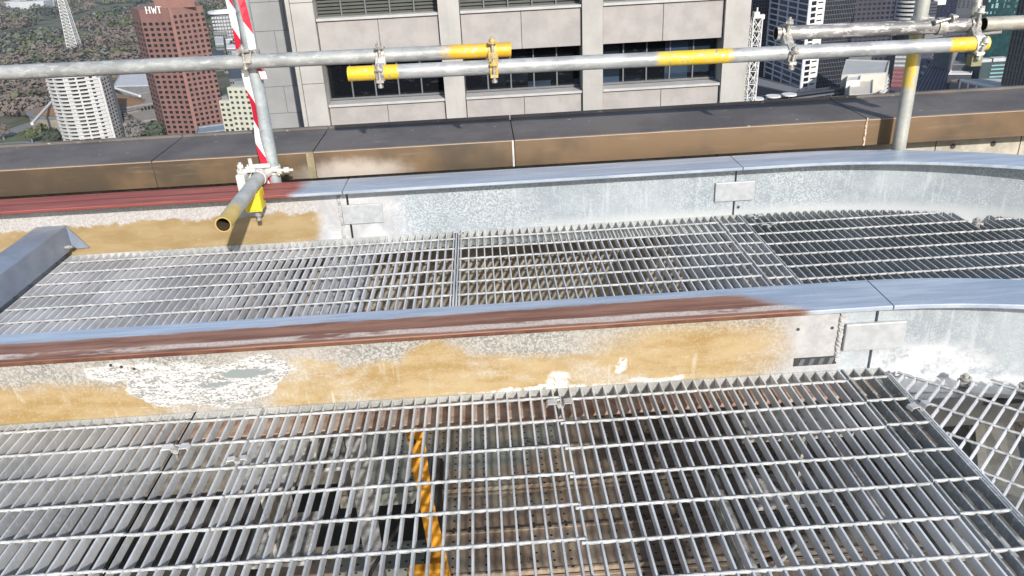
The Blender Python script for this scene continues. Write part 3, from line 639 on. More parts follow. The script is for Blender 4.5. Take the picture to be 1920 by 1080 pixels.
coupler('grey coupler holding the mottled rail to the plain pole', (1.76, 3.06, .683), XA, (1.708, 3.118, .70), (0, 0, 1), M['clamp'], (0, -.034, .028), (1, 0, .2), (.034, 0, 0), (0, 1, 0), M['clamp'])
coupler('coupler with olive block at the yellow right end of the lower rail', (1.885, 3.06, .681), XA, (1.872, 2.98, .6235), (1, -.1, .1), M['clamp'], (0, -.036, .03), (.05, 0, 1), (0, -.036, -.01), (.25, 0, 1), M['clampw'])
b = MB(); b.box((1.845, 2.955, .545), (1.885, 2.99, .585)); tag(b.build('wedge_block', mat('olive_block', (.22, .21, .12), .8)), 'small olive block under the right rail coupler', 'block')
b = MB(); b.tube((1.888, 3.045, .705), (1.880, 3.07, .86), .016, 16); b.ring((1.886, 3.05, .735), (0, .1, 1), .016, .026, .03); tag(b.build('rail_stub', M['clamp']), 'short grey stub standing on the coupler at top right', 'stub')
coupler('coupler fixing the long upper rail to the taped pole', (-.862, 3.06, .7035), XA, (-.866, 3.118, .715), (0, 0, 1), M['clamp'], (-.01, -.034, .014), (0, .0, 1), (-.034, -.01, .02), (0, 1, .1), M['clamp'])
coupler('coupler fixing the short tube to the taped pole above the red flange', (-.902, 3.03, .258), (0, 1, 0), (-.866, 3.118, .262), (0, 0, 1), M['clampw'], (-.036, 0, .01), (0, .2, 1), (.01, -.034, 0), (1, 0, 0), M['clampw'])
# girder clamp under the tube
t = thing('girder_clamp', 'yellow girder clamp gripping the red flange under the short tube', 'girder clamp', (-.885, 2.9, .17))
b = MB(); b.box((-.925, 2.862, .178), (-.862, 2.868, .245)); b.box((-.925, 2.8685, .178), (-.918, 2.93, .245)); b.box((-.869, 2.8685, .172), (-.862, 2.93, .25)); b.box((-.925, 2.862, .172), (-.862, 2.93, .1775)); b.build('bracket', M['yellow'], t, .0015)
b = MB(); b.tube((-.888, 2.89, .128), (-.888, 2.89, .172), .0065, 12); nut(b, (-.888, 2.89, .155), (0, 0, 1), .013, .014); nut(b, (-.888, 2.89, .134), (0, 0, 1), .010, .01); b.build('bolt', M['bolt'], t)
b = MB(); b.tube((-.888, 2.8615, .232), (-.888, 2.855, .232), .009, 6); b.build('bolt_head', M['clampw'], t)
b = MB(); b.box((-.968, 2.96, .222), (-.935, 3.05, .29)); b.tube((-.955, 3.0, .24), (-.955, 3.0, .33), .006, 12); nut(b, (-.955, 3.0, .315), (0, 0, 1)); nut(b, (-.955, 3.0, .30), (0, 0, 1), .017, .004)
b.box((-.93, 3.065, .285), (-.86, 3.08, .30)); b.tube((-.935, 3.07, .27), (-.935, 3.07, .325), .008, 10); b.tube((-.97, 3.005, .295), (-.90, 3.0, .295), .009, 10); b.build('swivel', M['clampw'], t, .002)
b = MB(); b.tube((-.85, 3.08, .268), (-.775, 3.075, .268), .0055, 10); nut(b, (-.80, 3.077, .268), (1, 0, 0), .013, .018); b.build('side_bolt', M['clampw'], t)

# tape
def tape_mat():
    b = NB('red_white_barrier_tape'); x, y, z = b.xyz()
    f = b.ma('FRACT', b.ma('DIVIDE', b.ma('ADD', z, b.ma('MULTIPLY', x, 1.9)), .215))
    c = b.mix(b.ss(b.ma('ABSOLUTE', b.ma('SUBTRACT', f, .5)), .245, .255), (.50, .015, .04), (.70, .68, .67))
    return b.fin(c, .35, 0)
tm = tape_mat(); t = thing('barrier_tape', 'red and white striped tape wrapped down the left pole', 'barrier tape', (-.88, 3.09, .22))
def ribbon(pts, w0, name='tape_strip'):
    b = MB(); vs = []
    for (x, y, z, g) in pts:
        dx, dy = math.cos(g)*w0, math.sin(g)*w0
        vs += [(x-dx, y-dy, z), (x+dx, y+dy, z), (x+dx, y+dy+.0008, z), (x-dx, y-dy+.0008, z)]
    n = len(pts)-1
    b.add(vs, [(4*i+j, 4*i+(j+1) % 4, 4*i+4+(j+1) % 4, 4*i+4+j) for i in range(n) for j in range(4)]+[(0, 1, 2, 3), (4*n+3, 4*n+2, 4*n+1, 4*n)]); return b.build(name, tm, t)
ribbon([(-.889+.004*math.sin(i*.5)-.0001*i, 3.0885, .20+i*.02, -.35+.3*math.sin(i*.33)) for i in range(25)], .0135)
ribbon([(-.903+.004*math.sin(i*.6), 3.089-.002*math.sin(i*.4), .735+i*.03, -.5+.3*math.sin(i*.4)) for i in range(32)], .0135)
ribbon([(-.855+.005*math.sin(i*.5+1), 3.0865, .735+i*.03, .2+.3*math.sin(i*.5)) for i in range(32)], .013)
ribbon([(-.835+.002*i, 3.085-.002*i, .675-.008*i, .3) for i in range(7)], .011, 'tape_flap')
# ================================================================ THE CITY BELOW
G = -130.0
def cmat(name, col, rough=.8, var=.15, scale=.35, metal=0): return mat(name, col, rough, metal, var, scale)
K = {}
K['grass'] = None
def ground_mat():
    b = NB('city_ground'); n = b.noise(.012, 6, .65); f = b.noise(.12, 5, .7)
    c = b.mix(b.ss(n, .4, .6), (.055, .055, .058), (.10, .10, .10)); c = b.mix(b.ma('MULTIPLY', b.ss(f, .55, .7), .6), c, (.17, .165, .155))
    x, y, z = b.xyz()
    park = b.mix(b.ss(b.noise(.02, 6, .7), .42, .6), (.035, .042, .02), (.085, .10, .04))
    park = b.mix(b.ss(b.noise(.006, 4, .6), .5, .6), park, (.10, .085, .07))
    k = b.ss(b.ma('ADD', b.ma('ADD', x, b.ma('MULTIPLY', y, .18)), b.ma('MULTIPLY', n, 60)), 20, -30)
    return b.fin(b.mix(k, c, park), .95, 0)
b = MB(); b.add([(-6000, -300, G), (6000, -300, G), (6000, 9000, G), (-6000, 9000, G)], [(0, 1, 2, 3)]); struct(b.build('ground', ground_mat()))

def part(b, name, m, t): return b.build(name, m, t)
def quads(t, items, name, m, d=.12, cap=100):
    """items: list of (origin, u, w, h, normal) window boxes set a hand's breadth proud; the 100 biggest separate, the rest one part"""
    items = sorted(items, key=lambda q: -q[5] if len(q) > 5 else 0)
    def one(b, it):
        o, u, w, h, n = it[:5]; b.obox(o, u*w, -n*d, (0, 0, h))
    for it in items[:cap]:
        b = MB(); one(b, it); b.build(name, m, t)
    if len(items) > cap:
        b = MB()
        for it in items[cap:]: one(b, it)
        o = b.build(name+'_rest', m, t); o['kind'] = 'stuff'
def face(L, Rr):
    u = Vector((Rr.x-L.x, Rr.y-L.y, 0)); w = u.length; u.normalize(); return u, w, Vector((-u.y, u.x, 0))   # n points away from camera
def grid(L, Rr, zt, zb, cols, rows, fw=.6, fh=.55, skip=None, off=(0, 0), key=1):
    u, w, n = face(L, Rr); cw = w/cols; rh = (zt-zb)/rows; out = []
    for r in range(rows):
        for c in range(cols):
            if skip and skip(c, r): continue
            p = Vector((L.x, L.y, 0))+u*(cw*(c+(1-fw)/2)+off[0]); p.z = zt-rh*(r+1)+rh*(1-fh)/2+off[1]
            out.append((p, u, cw*fw, rh*fh, n, -r*key+random.random()*.1))
    return out
def slab(t, L, Rr, depth, zb, zt, m, name='wall', inset=0):
    u, w, n = face(L, Rr); o = Vector((L.x, L.y, zb))+u*inset+n*inset
    b = MB(); b.obox(o, u*(w-2*inset), n*depth, (0, 0, zt-zb)); return b.build(name, m, t)
def bld(name, label, L, cat='building', grp=None): return thing(name, label, cat, (L.x, L.y, G), grp)

# ---- grey office tower just across the gap
K['st'] = None
b_ = NB('pale_grey_granite'); f_ = b_.noise(9, 5, .75); c_ = b_.mix(b_.ss(b_.noise(.5, 5, .6), .35, .65), (.33, .315, .295), (.40, .385, .36)); c_ = b_.mix(b_.ma('MULTIPLY', b_.ss(f_, .5, .7), .35), c_, (.46, .445, .42)); rs = b_.noise(2.6, 4, .6, b_.scaled(b_.pos(), (1, 1, .12))); c_ = b_.mix(b_.ma('MULTIPLY', b_.ss(rs, .54, .68), .22), c_, (.24, .23, .215))
K['st'] = b_.fin(c_, .75, 0)
K['st2'] = cmat('spandrel_granite', (.335, .31, .295), .75, .12, 1.4)
K['joint'] = cmat('joint_dark_grey', (.10, .10, .10)); K['sill'] = cmat('sill_stone', (.42, .41, .40), .7, .1, 2)  # joint: dark grey backing visible between the stone panels
K['frame'] = cmat('window_frame_grey', (.13, .135, .14), .5)
def glassm(name, col, rough=.12, spec=.5):
    b = NB(name); c = b.mix(b.ss(b.noise(.35, 4, .6), .35, .7), tuple(q*.5 for q in col), col); b.b.inputs['Specular IOR Level'].default_value = spec
    return b.fin(c, rough, 0)
b_ = NB('tower_window_glass'); x_, y_, z_ = b_.xyz(); pn = b_.ma('FLOOR', b_.ma('DIVIDE', x_, 1.065)); wn = b_.n('ShaderNodeTexWhiteNoise', noise_dimensions='2D'); cv = b_.n('ShaderNodeCombineXYZ'); b_.lk(pn, cv.inputs[0]); b_.lk(b_.ma('FLOOR', b_.ma('DIVIDE', z_, 1.9)), cv.inputs[1]); b_.lk(cv.outputs[0], wn.inputs[0])
c_ = b_.mix(b_.ma('MULTIPLY', b_.ss(x_, -1, 6), b_.ss(wn.outputs[0], .25, .9)), (.006, .007, .009), (.035, .055, .085)); c_ = b_.mix(b_.ma('MULTIPLY', b_.ss(b_.noise(1.8, 5, .8, b_.scaled(b_.pos(), (1, 1, 3))), .58, .66), .5), c_, (.05, .05, .05))  # blue reflections painted into random panes, stronger towards the right bays
b_.b.inputs['Specular IOR Level'].default_value = .35; K['glass'] = b_.fin(c_, .12, 0)
K['louv'] = cmat('louvre_green_grey', (.10, .105, .095), .6, .1, 2); K['black'] = cmat('recess_dark', (.008, .008, .009), .9)
YB = 36.0
t = thing('office_tower', 'pale grey stone office tower with dark ribbon windows, right across the gap', 'office tower', (2, 40, G))
b = MB(); b.box((-8.0, YB+1.25, G), (11.95, 56, 12)); part(b, 'core', K['black'], t)
cols = [(-8.02, -7.03), (-1.72, -.78), (4.555, 5.49), (10.9, 12.0)]
for a, c in cols:
    b = MB(); zz = 8.6
    while zz > -60:
        z1 = zz-3.42; b.box((a+.012, YB, z1+.014), (c-.012, YB+1.3, zz-.014)); zz = z1
    b.box((a+.03, YB+.03, -60), (c-.03, YB+1.2, 8.6), 1); part(b, 'column', [K['st'], K['joint']], t)
b = MB(); b.box((-8.24, YB+.12, -60), (-8.06, YB+1.4, 8.6)); b.box((-8.055, YB+.2, -60), (-8.02, YB+1.4, 8.6), 1); part(b, 'corner_fin', [K['st'], K['joint']], t)
b = MB(); b.box((12.0, YB+.1, -60), (12.06, YB+20, 8.6)); part(b, 'side_wall', K['st'], t)
bays = [(-7.03, -1.72), (-.78, 4.555), (5.49, 10.9)]
levels = [(-2.50, -4.10, -6.05), (-6.20, -7.26, -9.4), (-9.55, -10.6, -12.7)]
for a, c in bays:
    mid = (a+c)/2
    for i, (zt, zs, zw) in enumerate(levels):
        for x0, x1 in ((a+.03, mid-.015), (mid+.015, c-.03)):
            b = MB(); b.box((x0, YB+.22, zs), (x1, YB+.5, zt)); part(b, 'spandrel_panel', K['st2'], t)
        b = MB(); b.box((a+.01, YB+.26, zs+.02), (c-.01, YB+1.2, zt-.02)); b.box((a+.01, YB+.5, zs-.02), (c-.01, YB+1.2, zs+.019)); part(b, 'spandrel_back', K['joint'], t)
        b = MB(); b.box((a+.02, YB+1.05, zw), (c-.02, YB+1.08, zs-.03)); g = part(b, 'window', K['glass'], t)
        b = MB(); n = 5; w = (c-a)/n
        for k in range(n+1): x = a+w*k; b.box((max(a+.02, x-.03), YB+.98, zw), (min(c-.02, x+.03), YB+1.045, zs-.03))
        b.box((a+.02, YB+.975, zw), (c-.02, YB+1.04, zw+.09)); part(b, 'window_frame', K['frame'], g)
        b = MB(); b.box((a+.02, YB+.1, zw-.14), (c-.02, YB+1.1, zw-.03)); part(b, 'sill', K['sill'], t)
    # louvred plant band above
    b = MB(); z = -2.36
    b.box((a+.02, YB+.1, -2.47), (c-.02, YB+1.1, -2.36)); part(b, 'sill', K['sill'], t)
    b = MB()
    while z < 0.4: b.obox((a+.02, YB+.75, z), (c-a-.04, 0, 0), (0, .16, .11), (0, -.01, .02)); z += .145
    lv = part(b, 'louvre_bank', K['louv'], t); b = MB()
    for k in range(6): x = a+(c-a)*k/5; b.box((max(a+.01, x-.03), YB+.68, -2.36), (min(c-.01, x+.03), YB+.745, .45))
    part(b, 'louvre_frame', K['frame'], lv)
    b = MB(); b.box((a+.02, YB+.2, .46), (c-.02, YB+1.1, 8.5)); part(b, 'spandrel_panel', K['st2'], t)
# set back wing with big staggered panels
b = MB(); yw = 39.4; zz = 6.0; r = 0
K['wing'] = cmat('wing_panel_grey', (.27, .27, .27), .7, .12, .6)
while zz > -50:
    x = -10.62-(.55 if r % 2 else 0)
    x = -10.84; ws = [1.15, 1.35, 1.35] if r % 2 else [1.75, 1.35, 1.0]
    for w in ws:
        if x+w > -7.4: w = -7.4-x
        if w > .1: b.box((x+.012, yw, zz-1.29), (x+w-.012, yw+.3, zz-.012))
        x += w
    zz -= 1.3; r += 1
part(b, 'wing_wall', K['wing'], t)
b = MB(); b.box((-10.82, yw+.03, -130), (-7.4, 52, 6)); part(b, 'wing_backing', K['joint'], t)

# ---- lattice masts
def lattice(name, label, base, top, wb, wt, n, m, rr, grp='white lattice masts'):
    t = thing(name, label, 'lattice mast', base, grp); b = MB(); base = Vector(base); top = Vector(top); cs = [(-1, -1), (1, -1), (1, 1), (-1, 1)]
    P = []
    for k in range(n+1):
        f = k/n; c = base.lerp(top, f); w = (wb+(wt-wb)*f)/2; P.append([c+Vector((a*w, d*w, 0)) for a, d in cs])
    for k in range(n):
        for j in range(4):
            b.tube(P[k][j], P[k+1][j], rr*1.5, 5); b.tube(P[k][j], P[k+1][(j+1) % 4], rr, 4); b.tube(P[k+1][j], P[k][(j+1) % 4], rr, 4); b.tube(P[k+1][j], P[k+1][(j+1) % 4], rr, 4)
    part(b, 'lattice', m, t); return t
K['white'] = cmat('white_paint', (.60, .60, .59), .6, .08, .5)
lattice('crane_mast', 'white lattice crane mast beside the right corner of the grey office tower', (12.75, 38, -40), (13.0, 38, -3.55), .42, .42, 60, K['white'], .022)
t = thing('crane_head', 'small white crane head on the slim mast by the tower corner', 'crane head', (13.0, 38, -3.6)); b = MB(); b.box((12.85, 37.9, -3.55), (13.1, 38.2, -3.3)); b.box((12.98, 37.88, -3.62), (13.34, 38.1, -3.42)); b.tube((13, 38, -3.6), (13, 38, -3.1), .04, 8); part(b, 'housing', K['white'], t)  # boxes forming the head of the crane mast, not a lamp
bs = at(146, 112, 1040); tp = at(118, -6, 1040)
lattice('arts_spire', 'tall white lattice spire rising from trees behind the round white tower', (bs.x, 1040, bs.z-10), (bs.x+.5, 1040, tp.z), 15, 7, 22, K['white'], .24)

# ---- brick red tower with white letters
K['brick'] = cmat('red_brown_precast', (.175, .092, .08), .85, .12, .2); K['brickd'] = cmat('red_brown_pilaster', (.215, .11, .092), .85, .1, .2)
K['win'] = glassm('small_dark_window', (.018, .018, .022), .2)
def gp(x, y, Yd): q = at(x, y, Yd); return Vector((q.x, q.y, 0))
L0, L1, L2, L3 = gp(303, 262, 585), gp(317, 262, 566), gp(371, 258, 560), gp(426, 240, 572)
zt = at(264, 18, 566).z
t = bld('brick_tower', 'red brown office tower with small square windows and white letters', L1, 'office tower')
b = MB(); b.prism([(L1.x, L1.y), (L2.x, L2.y), (L3.x, L3.y), (L3.x-17, L3.y+40), (L0.x+2, L0.y+45), (L0.x, L0.y)], G, zt); part(b, 'wall', K['brick'], t)
u, w, n = face(L2, L3); 
b = MB(); b.obox(Vector((L2.x, L2.y, G))-u*1.1-n*.9, u*2.2, n*1, (0, 0, zt-G+1)); part(b, 'pilaster', K['brickd'], t)
b = MB(); q = Vector((L1.x, L1.y, 0)).lerp(L2, .5); b.prism([(q.x, q.y+3), (L2.x+16, L2.y+4), (L2.x+8, L2.y+26), (q.x+3, q.y+26)], zt, zt+14); part(b, 'plant_storey', K['brickd'], t)
zb = at(330, 262, 562).z
it = grid(L1, L2, zt-7.5, zb, 5, 23, .5, .5)+grid(L2, L3, zt-3.5, zb+1.5, 6, 24, .5, .5, None, (.6, 0))+grid(L0, L1, zt-7.5, zb, 3, 23, .3, .4)
quads(t, it, 'window', K['win'], .35)
def text(s, o, u, n, h, m, t, name='sign_letters', sx=1.0):
    """block serif-ish letters from strokes on a facade"""
    G_ = {'H': [(0, 0, 0, 1), (.7, 0, .7, 1), (0, .5, .7, .5)], 'W': [(0, 1, .22, 0), (.22, 0, .45, .75), (.45, .75, .68, 0), (.68, 0, .9, 1)], 'T': [(0, 1, .7, 1), (.35, 0, .35, 1)]}
    b = MB(); x = 0
    for ch in s:
        for a, c, d, e in G_[ch]:
            p = o+u*((x+a)*h*sx)+Vector((0, 0, c*h)); q = o+u*((x+d)*h*sx)+Vector((0, 0, e*h)); dd = (q-p); pr = dd.cross(n).normalized()*h*((.15 if a == d else .11) if abs(a-d) < .4 else .08)
            p = p-dd.normalized()*h*.04; b.obox(p-pr/2-n*.6, q-p+dd.normalized()*h*.08, pr, -n*.3)
        if ch in 'HT':
            for a, c in ({'H': [(0, 0), (.7, 0), (0, 1), (.7, 1)], 'T': [(.35, 0)]}[ch]):
                b.obox(o+u*((x+a-.14)*h*sx)+Vector((0, 0, c*h-h*.04))-n*.6, u*(.28*h*sx), -n*.3, (0, 0, h*.08))
        x += (1.12 if ch != 'W' else 1.12)
    b.build(name, m, t)
u, w, n = face(L1, L2); o = at(276, 25, 564); K['sign'] = cmat('sign_white', (.85, .85, .83), .5, .03)
text('HWT', Vector((L1.x, L1.y, 0))+u*((o-L1).dot(u))+Vector((0, 0, o.z)), u, n, 4.0, K['sign'], t, sx=.95)

# ---- round white apartment tower
K['apt'] = cmat('white_render', (.43, .43, .43), .7, .08, .3)
t = thing('apartment_tower', 'round fronted white apartment tower with curved balcony bands', 'apartment tower', (*gp(165, 275, 560)[:2], G))
cl, cr = gp(122, 275, 558), gp(212, 272, 556); c0 = (cl+cr)/2; W2 = (cr-cl).length/2; RR = W2*1.5; cc = c0+Vector((0, math.sqrt(RR*RR-W2*W2)+2, 0)); ztop = at(150, 143, 556).z
def arcpts(r, a0, a1, n): return [Vector((cc.x+r*math.sin(a0+(a1-a0)*i/n), cc.y-r*math.cos(a0+(a1-a0)*i/n), 0)) for i in range(n+1)]
am = math.asin(W2/RR)
def arcsl(r0_, r1_, a0, a1, z0, z1, nn=14):
    b = MB(); o = arcpts(r1_, a0, a1, nn); i_ = arcpts(r0_, a0, a1, nn); b.prism([(p.x, p.y) for p in o]+[(p.x, p.y) for p in i_[::-1]], z0, z1); return b
part(arcsl(2, RR-2.2, -am*1.02, am*1.02, G, ztop-.5), 'wall', K['apt'], t)
side = arcpts(RR, am, am+.001, 1)[0]; sr = gp(236, 270, 575)
b = MB(); b.prism([(side.x-1, side.y), (side.x+1.5, side.y+.5), (sr.x, sr.y), (sr.x-4, sr.y+14), (cc.x-5, cc.y+4), (side.x-6, side.y+6)], G, ztop-2); part(b, 'side_wing', K['apt'], t)
nf = 21; fh = (ztop-(at(170, 275, 556).z-6))/nf
for k in range(nf+1): part(arcsl(RR-2.6, RR+.7, -am, am, ztop-k*fh-.35, ztop-k*fh+.75), 'balcony_slab', K['apt'], t)
for a in (-.98, -.55, -.12, .30, .62, .95):
    part(arcsl(RR-2.4, RR+.25, am*a-.022, am*a+.022, G, ztop+.5, 2), 'pier', K['apt'], t)
for a0_, a1_ in ((.64, .93), (-.1, .03)):
    part(arcsl(RR-2.3, RR-.1, am*a0_, am*a1_, G, ztop-.4, 4), 'infill_wall', K['apt'], t)
it = []
for k in range(nf):
    for j in range(22):
        a = am*(-.95+1.9*(j+.5)/22)
        p = Vector((cc.x+(RR-2.2)*math.sin(a), cc.y-(RR-2.2)*math.cos(a), ztop-(k+1)*fh+.8)); u = Vector((math.cos(a), math.sin(a), 0)); n = Vector((-u.y, u.x, 0))
        if not (.64 < a/am < .93): it.append((p-u*1.1, u, 2.1 if j % 3 else 1.5, fh-1.2, n, -k))
    a = am*.78; p = Vector((cc.x+(RR-.1)*math.sin(a), cc.y-(RR-.1)*math.cos(a), ztop-(k+1)*fh+1.0)); u = Vector((math.cos(a), math.sin(a), 0)); it.append((p-u*.9, u, 1.9, 1.5, Vector((-u.y, u.x, 0)), -k))
quads(t, it, 'window', K['win'], .12)
sl_ = Vector((side.x+1.5, side.y+.5, 0)); quads(t, grid(sl_, sr, ztop-3, ztop-3-fh*nf, 3, nf, .35, .45), 'side_window', K['win'], .2, 40)

# ---- cream stepped building
K['cream'] = cmat('cream_render', (.42, .42, .35), .8, .08, .3)
L, Rr = gp(424, 256, 470), gp(503, 250, 462); M1 = L.lerp(Rr, .25)
t = bld('cream_building', 'cream stepped apartment block behind the striped pole', L)
z1, z2 = at(420, 188, 470).z, at(438, 163, 468).z
slab(t, L, M1, 18, G, z1, K['cream'], 'low_wall'); slab(t, M1+Vector((0, -.4, 0)), Rr, 20, G, z2, K['cream'], 'wall')
b = MB(); q = M1.lerp(Rr, .2); b.box((q.x, q.y+3, z2), (q.x+7, q.y+9, z2+3)); q = L; b.box((q.x+1, q.y+3, z1), (q.x+4.5, q.y+8, z1+1.8)); part(b, 'roof_plant', K['frame'] if 0 else cmat('roof_plant_grey', (.16, .17, .18)), t)
it = grid(L, M1, z1-.8, z1-34, 2, 11, .5, .45)+grid(M1+Vector((0, -.4, 0)), Rr, z2-1, z2-41, 6, 13, .45, .45); quads(t, it, 'window', glassm('hotel_window', (.05, .06, .05), .2), .2)

# ---- low roofs near the brick tower
K['bluer'] = cmat('blue_grey_roof', (.18, .23, .27), .6); K['lite'] = cmat('pale_roof', (.42, .43, .44), .8); K['midg'] = cmat('mid_grey', (.15, .155, .16), .8); K['dk'] = cmat('dark_blue_grey', (.035, .04, .055), .6)
def lowbox(name, label, pts, z, m, mw=None, cat='building', grp=None, h=None):
    """flat roofed building: roof outline given where it stands, walls drop to the ground"""
    t = thing(name, label, cat, (pts[0][0], pts[0][1], G), grp); b = MB(); b.prism([(p[0], p[1]) for p in pts], G if h is None else z-h, z, 0, 1); b.build('wall', [mw or m, m], t)
    b = MB(); n = len(pts)
    for i in range(n):
        p = Vector((*pts[i][:2], z)); q = Vector((*pts[(i+1) % n][:2], z)); d = (q-p)
        if d.length > .5: nn = Vector((-d.y, d.x, 0)).normalized()*.5; b.obox(p, d, nn, (0, 0, .8))
    b.build('roof_edge', m, t); return t
def rf(z, *px): return [og(x, y, z)[:2] for x, y in px]
lowbox('awning_building', 'low building with blue white awning roof right of the brick tower', rf(-118, (366, 252), (440, 243), (432, 232), (372, 240)), -118, K['bluer'], K['dk'])
lowbox('stage_roof', 'pale blue grey hall roof between the round tower and the brick tower', rf(-112, (212, 163), (295, 161), (290, 132), (225, 140)), -112, K['lite'], K['midg'])
t = thing('arts_hall', 'round brown roofed hall half hidden behind the white tower', 'hall', (*og(170, 215, G)[:2], G))
K['copper'] = cmat('brown_copper_roof', (.20, .115, .055), .7, .2, .15); K['tan'] = cmat('tan_concrete', (.24, .21, .18), .85)
c0 = og(172, 200, -118); Ra = 62
def ell(c, ra, rb, n=40, a0=0, a1=2*math.pi): return [(c.x+ra*math.cos(a0+(a1-a0)*i/n), c.y+rb*math.sin(a0+(a1-a0)*i/n)) for i in range(n)]
b = MB(); b.prism(ell(c0, 47, 36), G, -119); part(b, 'drum', K['tan'], t)
b = MB(); b.prism(ell(c0, 48, 37), -119, -117.8); part(b, 'parapet_ring', K['midg'], t)
b = MB(); n = 24; e0 = ell(c0, 44, 33, n); vs = [(x, y, -117.7) for x, y in e0]+[(c0.x+(x-c0.x)*.35, c0.y+(y-c0.y)*.35, -108) for x, y in e0]; b.add(vs, [(i, (i+1) % n, n+(i+1) % n, n+i) for i in range(n)]+[tuple(range(n, 2*n))]); part(b, 'folded_roof', K['copper'], t)
b = MB()
for p, q in (((60, 232), (98, 190)), ((208, 163), (262, 180))): a, d = og(*p, -112), og(*q, -112); b.tube(a, d, 1.0, 8)
part(b, 'roof_beam', K['white'], t)
for i, (p, lb) in enumerate(((((222, 205), (300, 192), (292, 170), (225, 185)), 'tan terraced hall roof right of the round tower, upper level'), (((225, 235), (306, 222), (300, 200), (224, 213)), 'tan terraced hall roof right of the round tower, lower level with dark openings'))):
    z = -117-i*4; q = rf(z, *p); tt = lowbox('terrace_hall', lb, q, z, K['tan'], K['midg'], 'hall')
    L, Rr = Vector((*q[0], 0)), Vector((*q[1], 0)); quads(tt, grid(L, Rr, z-.8, z-4.2, 12, 1, .7, .8), 'window', K['win'], .3)
t = thing('round_plaza', 'round paved plaza at the bottom left below the lawn', 'plaza', (*og(15, 275, G)[:2], G)); c0 = og(12, 278, G); b = MB(); b.prism(ell(c0, 26, 17), G+.02, G+.5); b.prism(ell(c0, 19, 12), G+.51, G+.8, 1); b.build('paving', [cmat('plaza_paving', (.18, .18, .19)), cmat('plaza_inner', (.11, .115, .12))], t)
b = MB(); b.prism([p[:2] for p in rf(G, (50, 285), (130, 290), (118, 258), (70, 250))], G+.02, G+.2); struct(b.build('lawn', cmat('park_lawn', (.075, .10, .03), .95, .3, .2)))
b = MB(); b.prism([p[:2] for p in rf(G, (-60, 262), (20, 255), (120, 215), (120, 208), (10, 245), (-60, 252))], G+.03, G+.25); struct(b.build('path', cmat('park_path', (.17, .165, .16))))
# far pale houses and round roofed block
for i, (x, y, w, h, Yd) in enumerate(((20, 12, 40, 16, 1900), (62, 14, 44, 20, 1850), (90, 10, 26, 12, 1900))):
    q = og(x, y, G+3); k = w*q.y/1471/2
    lowbox('far_house', ['white low building at the top left corner beyond the trees', 'second white low building behind the trees at top left', 'small white building behind the trees near the spire'][i], [(q.x-k, q.y), (q.x+k, q.y-5), (q.x+k, q.y+50), (q.x-k, q.y+55)], G+12+3*i, K['apt'], K['lite'], 'building', 'white buildings beyond the park')
t = thing('round_block', 'small block with round white roof ring left of the striped pole', 'building', (*og(428, 60, G)[:2], G)); q = og(428, 62, -112); b = MB(); b.prism(ell(q, 17, 17), G, -88); part(b, 'wall', K['midg'], t); b = MB(); b.ring((q.x, q.y, -86), (0, 0, 1), 14, 20, 2.5, n=30); part(b, 'roof_ring', K['white'], t)
u = Vector((1, 0, 0)); quads(t, [(Vector((q.x-12+3.6*c, q.y-17.2+abs(c-3)*.8, -93-4.2*r)), u, 2.2, 2.4, Vector((0, 1, 0)), -r) for c in range(7) for r in range(7)], 'window', K['lite'], 1.2)
rl = ['dark grey flat roofed block', 'white roofed block', 'grey office slab', 'pale blue roofed shed', 'low charcoal block', 'cream walled block', 'small slate roofed block', 'white terraced block', 'grey brick block']
for i, (x0, x1, y0, y1, z, mm) in enumerate(((400, 425, 62, 40, -108, 'midg'), (425, 452, 92, 74, -116, 'white'), (398, 420, 112, 96, -118, 'dk'), (418, 448, 120, 104, -120, 'bluer'), (430, 455, 148, 124, -112, 'dk'), (396, 412, 40, 22, -104, 'midg'), (430, 448, 20, 4, -110, 'midg'), (436, 458, 108, 97, -112, 'lite'), (404, 420, 84, 70, -113, 'lite'))):
    q = rf(z, (x0, y0), (x1, y0-1), (x1-2, y1), (x0-2, y1)); tt = lowbox('city_block', rl[i]+' between the brick tower and the striped pole', q, z, K[mm], K['midg'])
    quads(tt, grid(Vector((*q[0], 0)), Vector((*q[1], 0)), z-1.5, z-12, 6, 3, .5, .4), 'window', K['win'], .25)

# ---- right side towers
K['navy'] = glassm('navy_glass', (.018, .022, .05), .15); K['navy2'] = glassm('black_blue_glass', (.012, .014, .022), .15); K['mull'] = cmat('pale_mullion', (.34, .36, .42), .6); K['mul2'] = cmat('dull_mullion', (.10, .105, .12), .6)
def curtain(t, L, Rr, zt, zb, nv, nh, m, wv, wh, d=.3, name='mullion'):
    u, w, n = face(L, Rr)
    for k in range(nv+1): b = MB(); b.obox(Vector((L.x, L.y, zb))+u*(w*k/nv-wv/2), u*wv, -n*d, (0, 0, zt-zb)); b.build(name, m, t)
    for k in range(nh): b = MB(); b.obox(Vector((L.x, L.y, zt-(zt-zb)*k/nh)), u*w, -n*(d*.8), (0, 0, wh)); b.build('floor_band', m, t)
L, Rr = gp(1404, 100, 650), gp(1436, 100, 655); t = bld('glass_tower', 'dark navy glass tower just right of the grey office tower', L, 'glass tower'); slab(t, L, Rr, 25, G, 12, K['navy'])
curtain(t, L, Rr, 10, G+20, 6, 44, K['mul2'], .18, .25)
L, Rr, R2 = gp(1437, 100, 640), gp(1508, 100, 572), gp(1536, 100, 578); t = bld('grid_tower', 'dark tower with a bold pale grid and a white end wall', L, 'office tower')
b = MB(); b.prism([(L.x, L.y), (Rr.x, Rr.y), (R2.x, R2.y), (R2.x+5, R2.y+45), (L.x+8, L.y+30)], G, 14); part(b, 'wall', K['navy'], t)
curtain(t, L, Rr, 10, G+6, 4, 33, cmat('bright_grid', (.45, .47, .54), .6), 1.15, .85, .9)
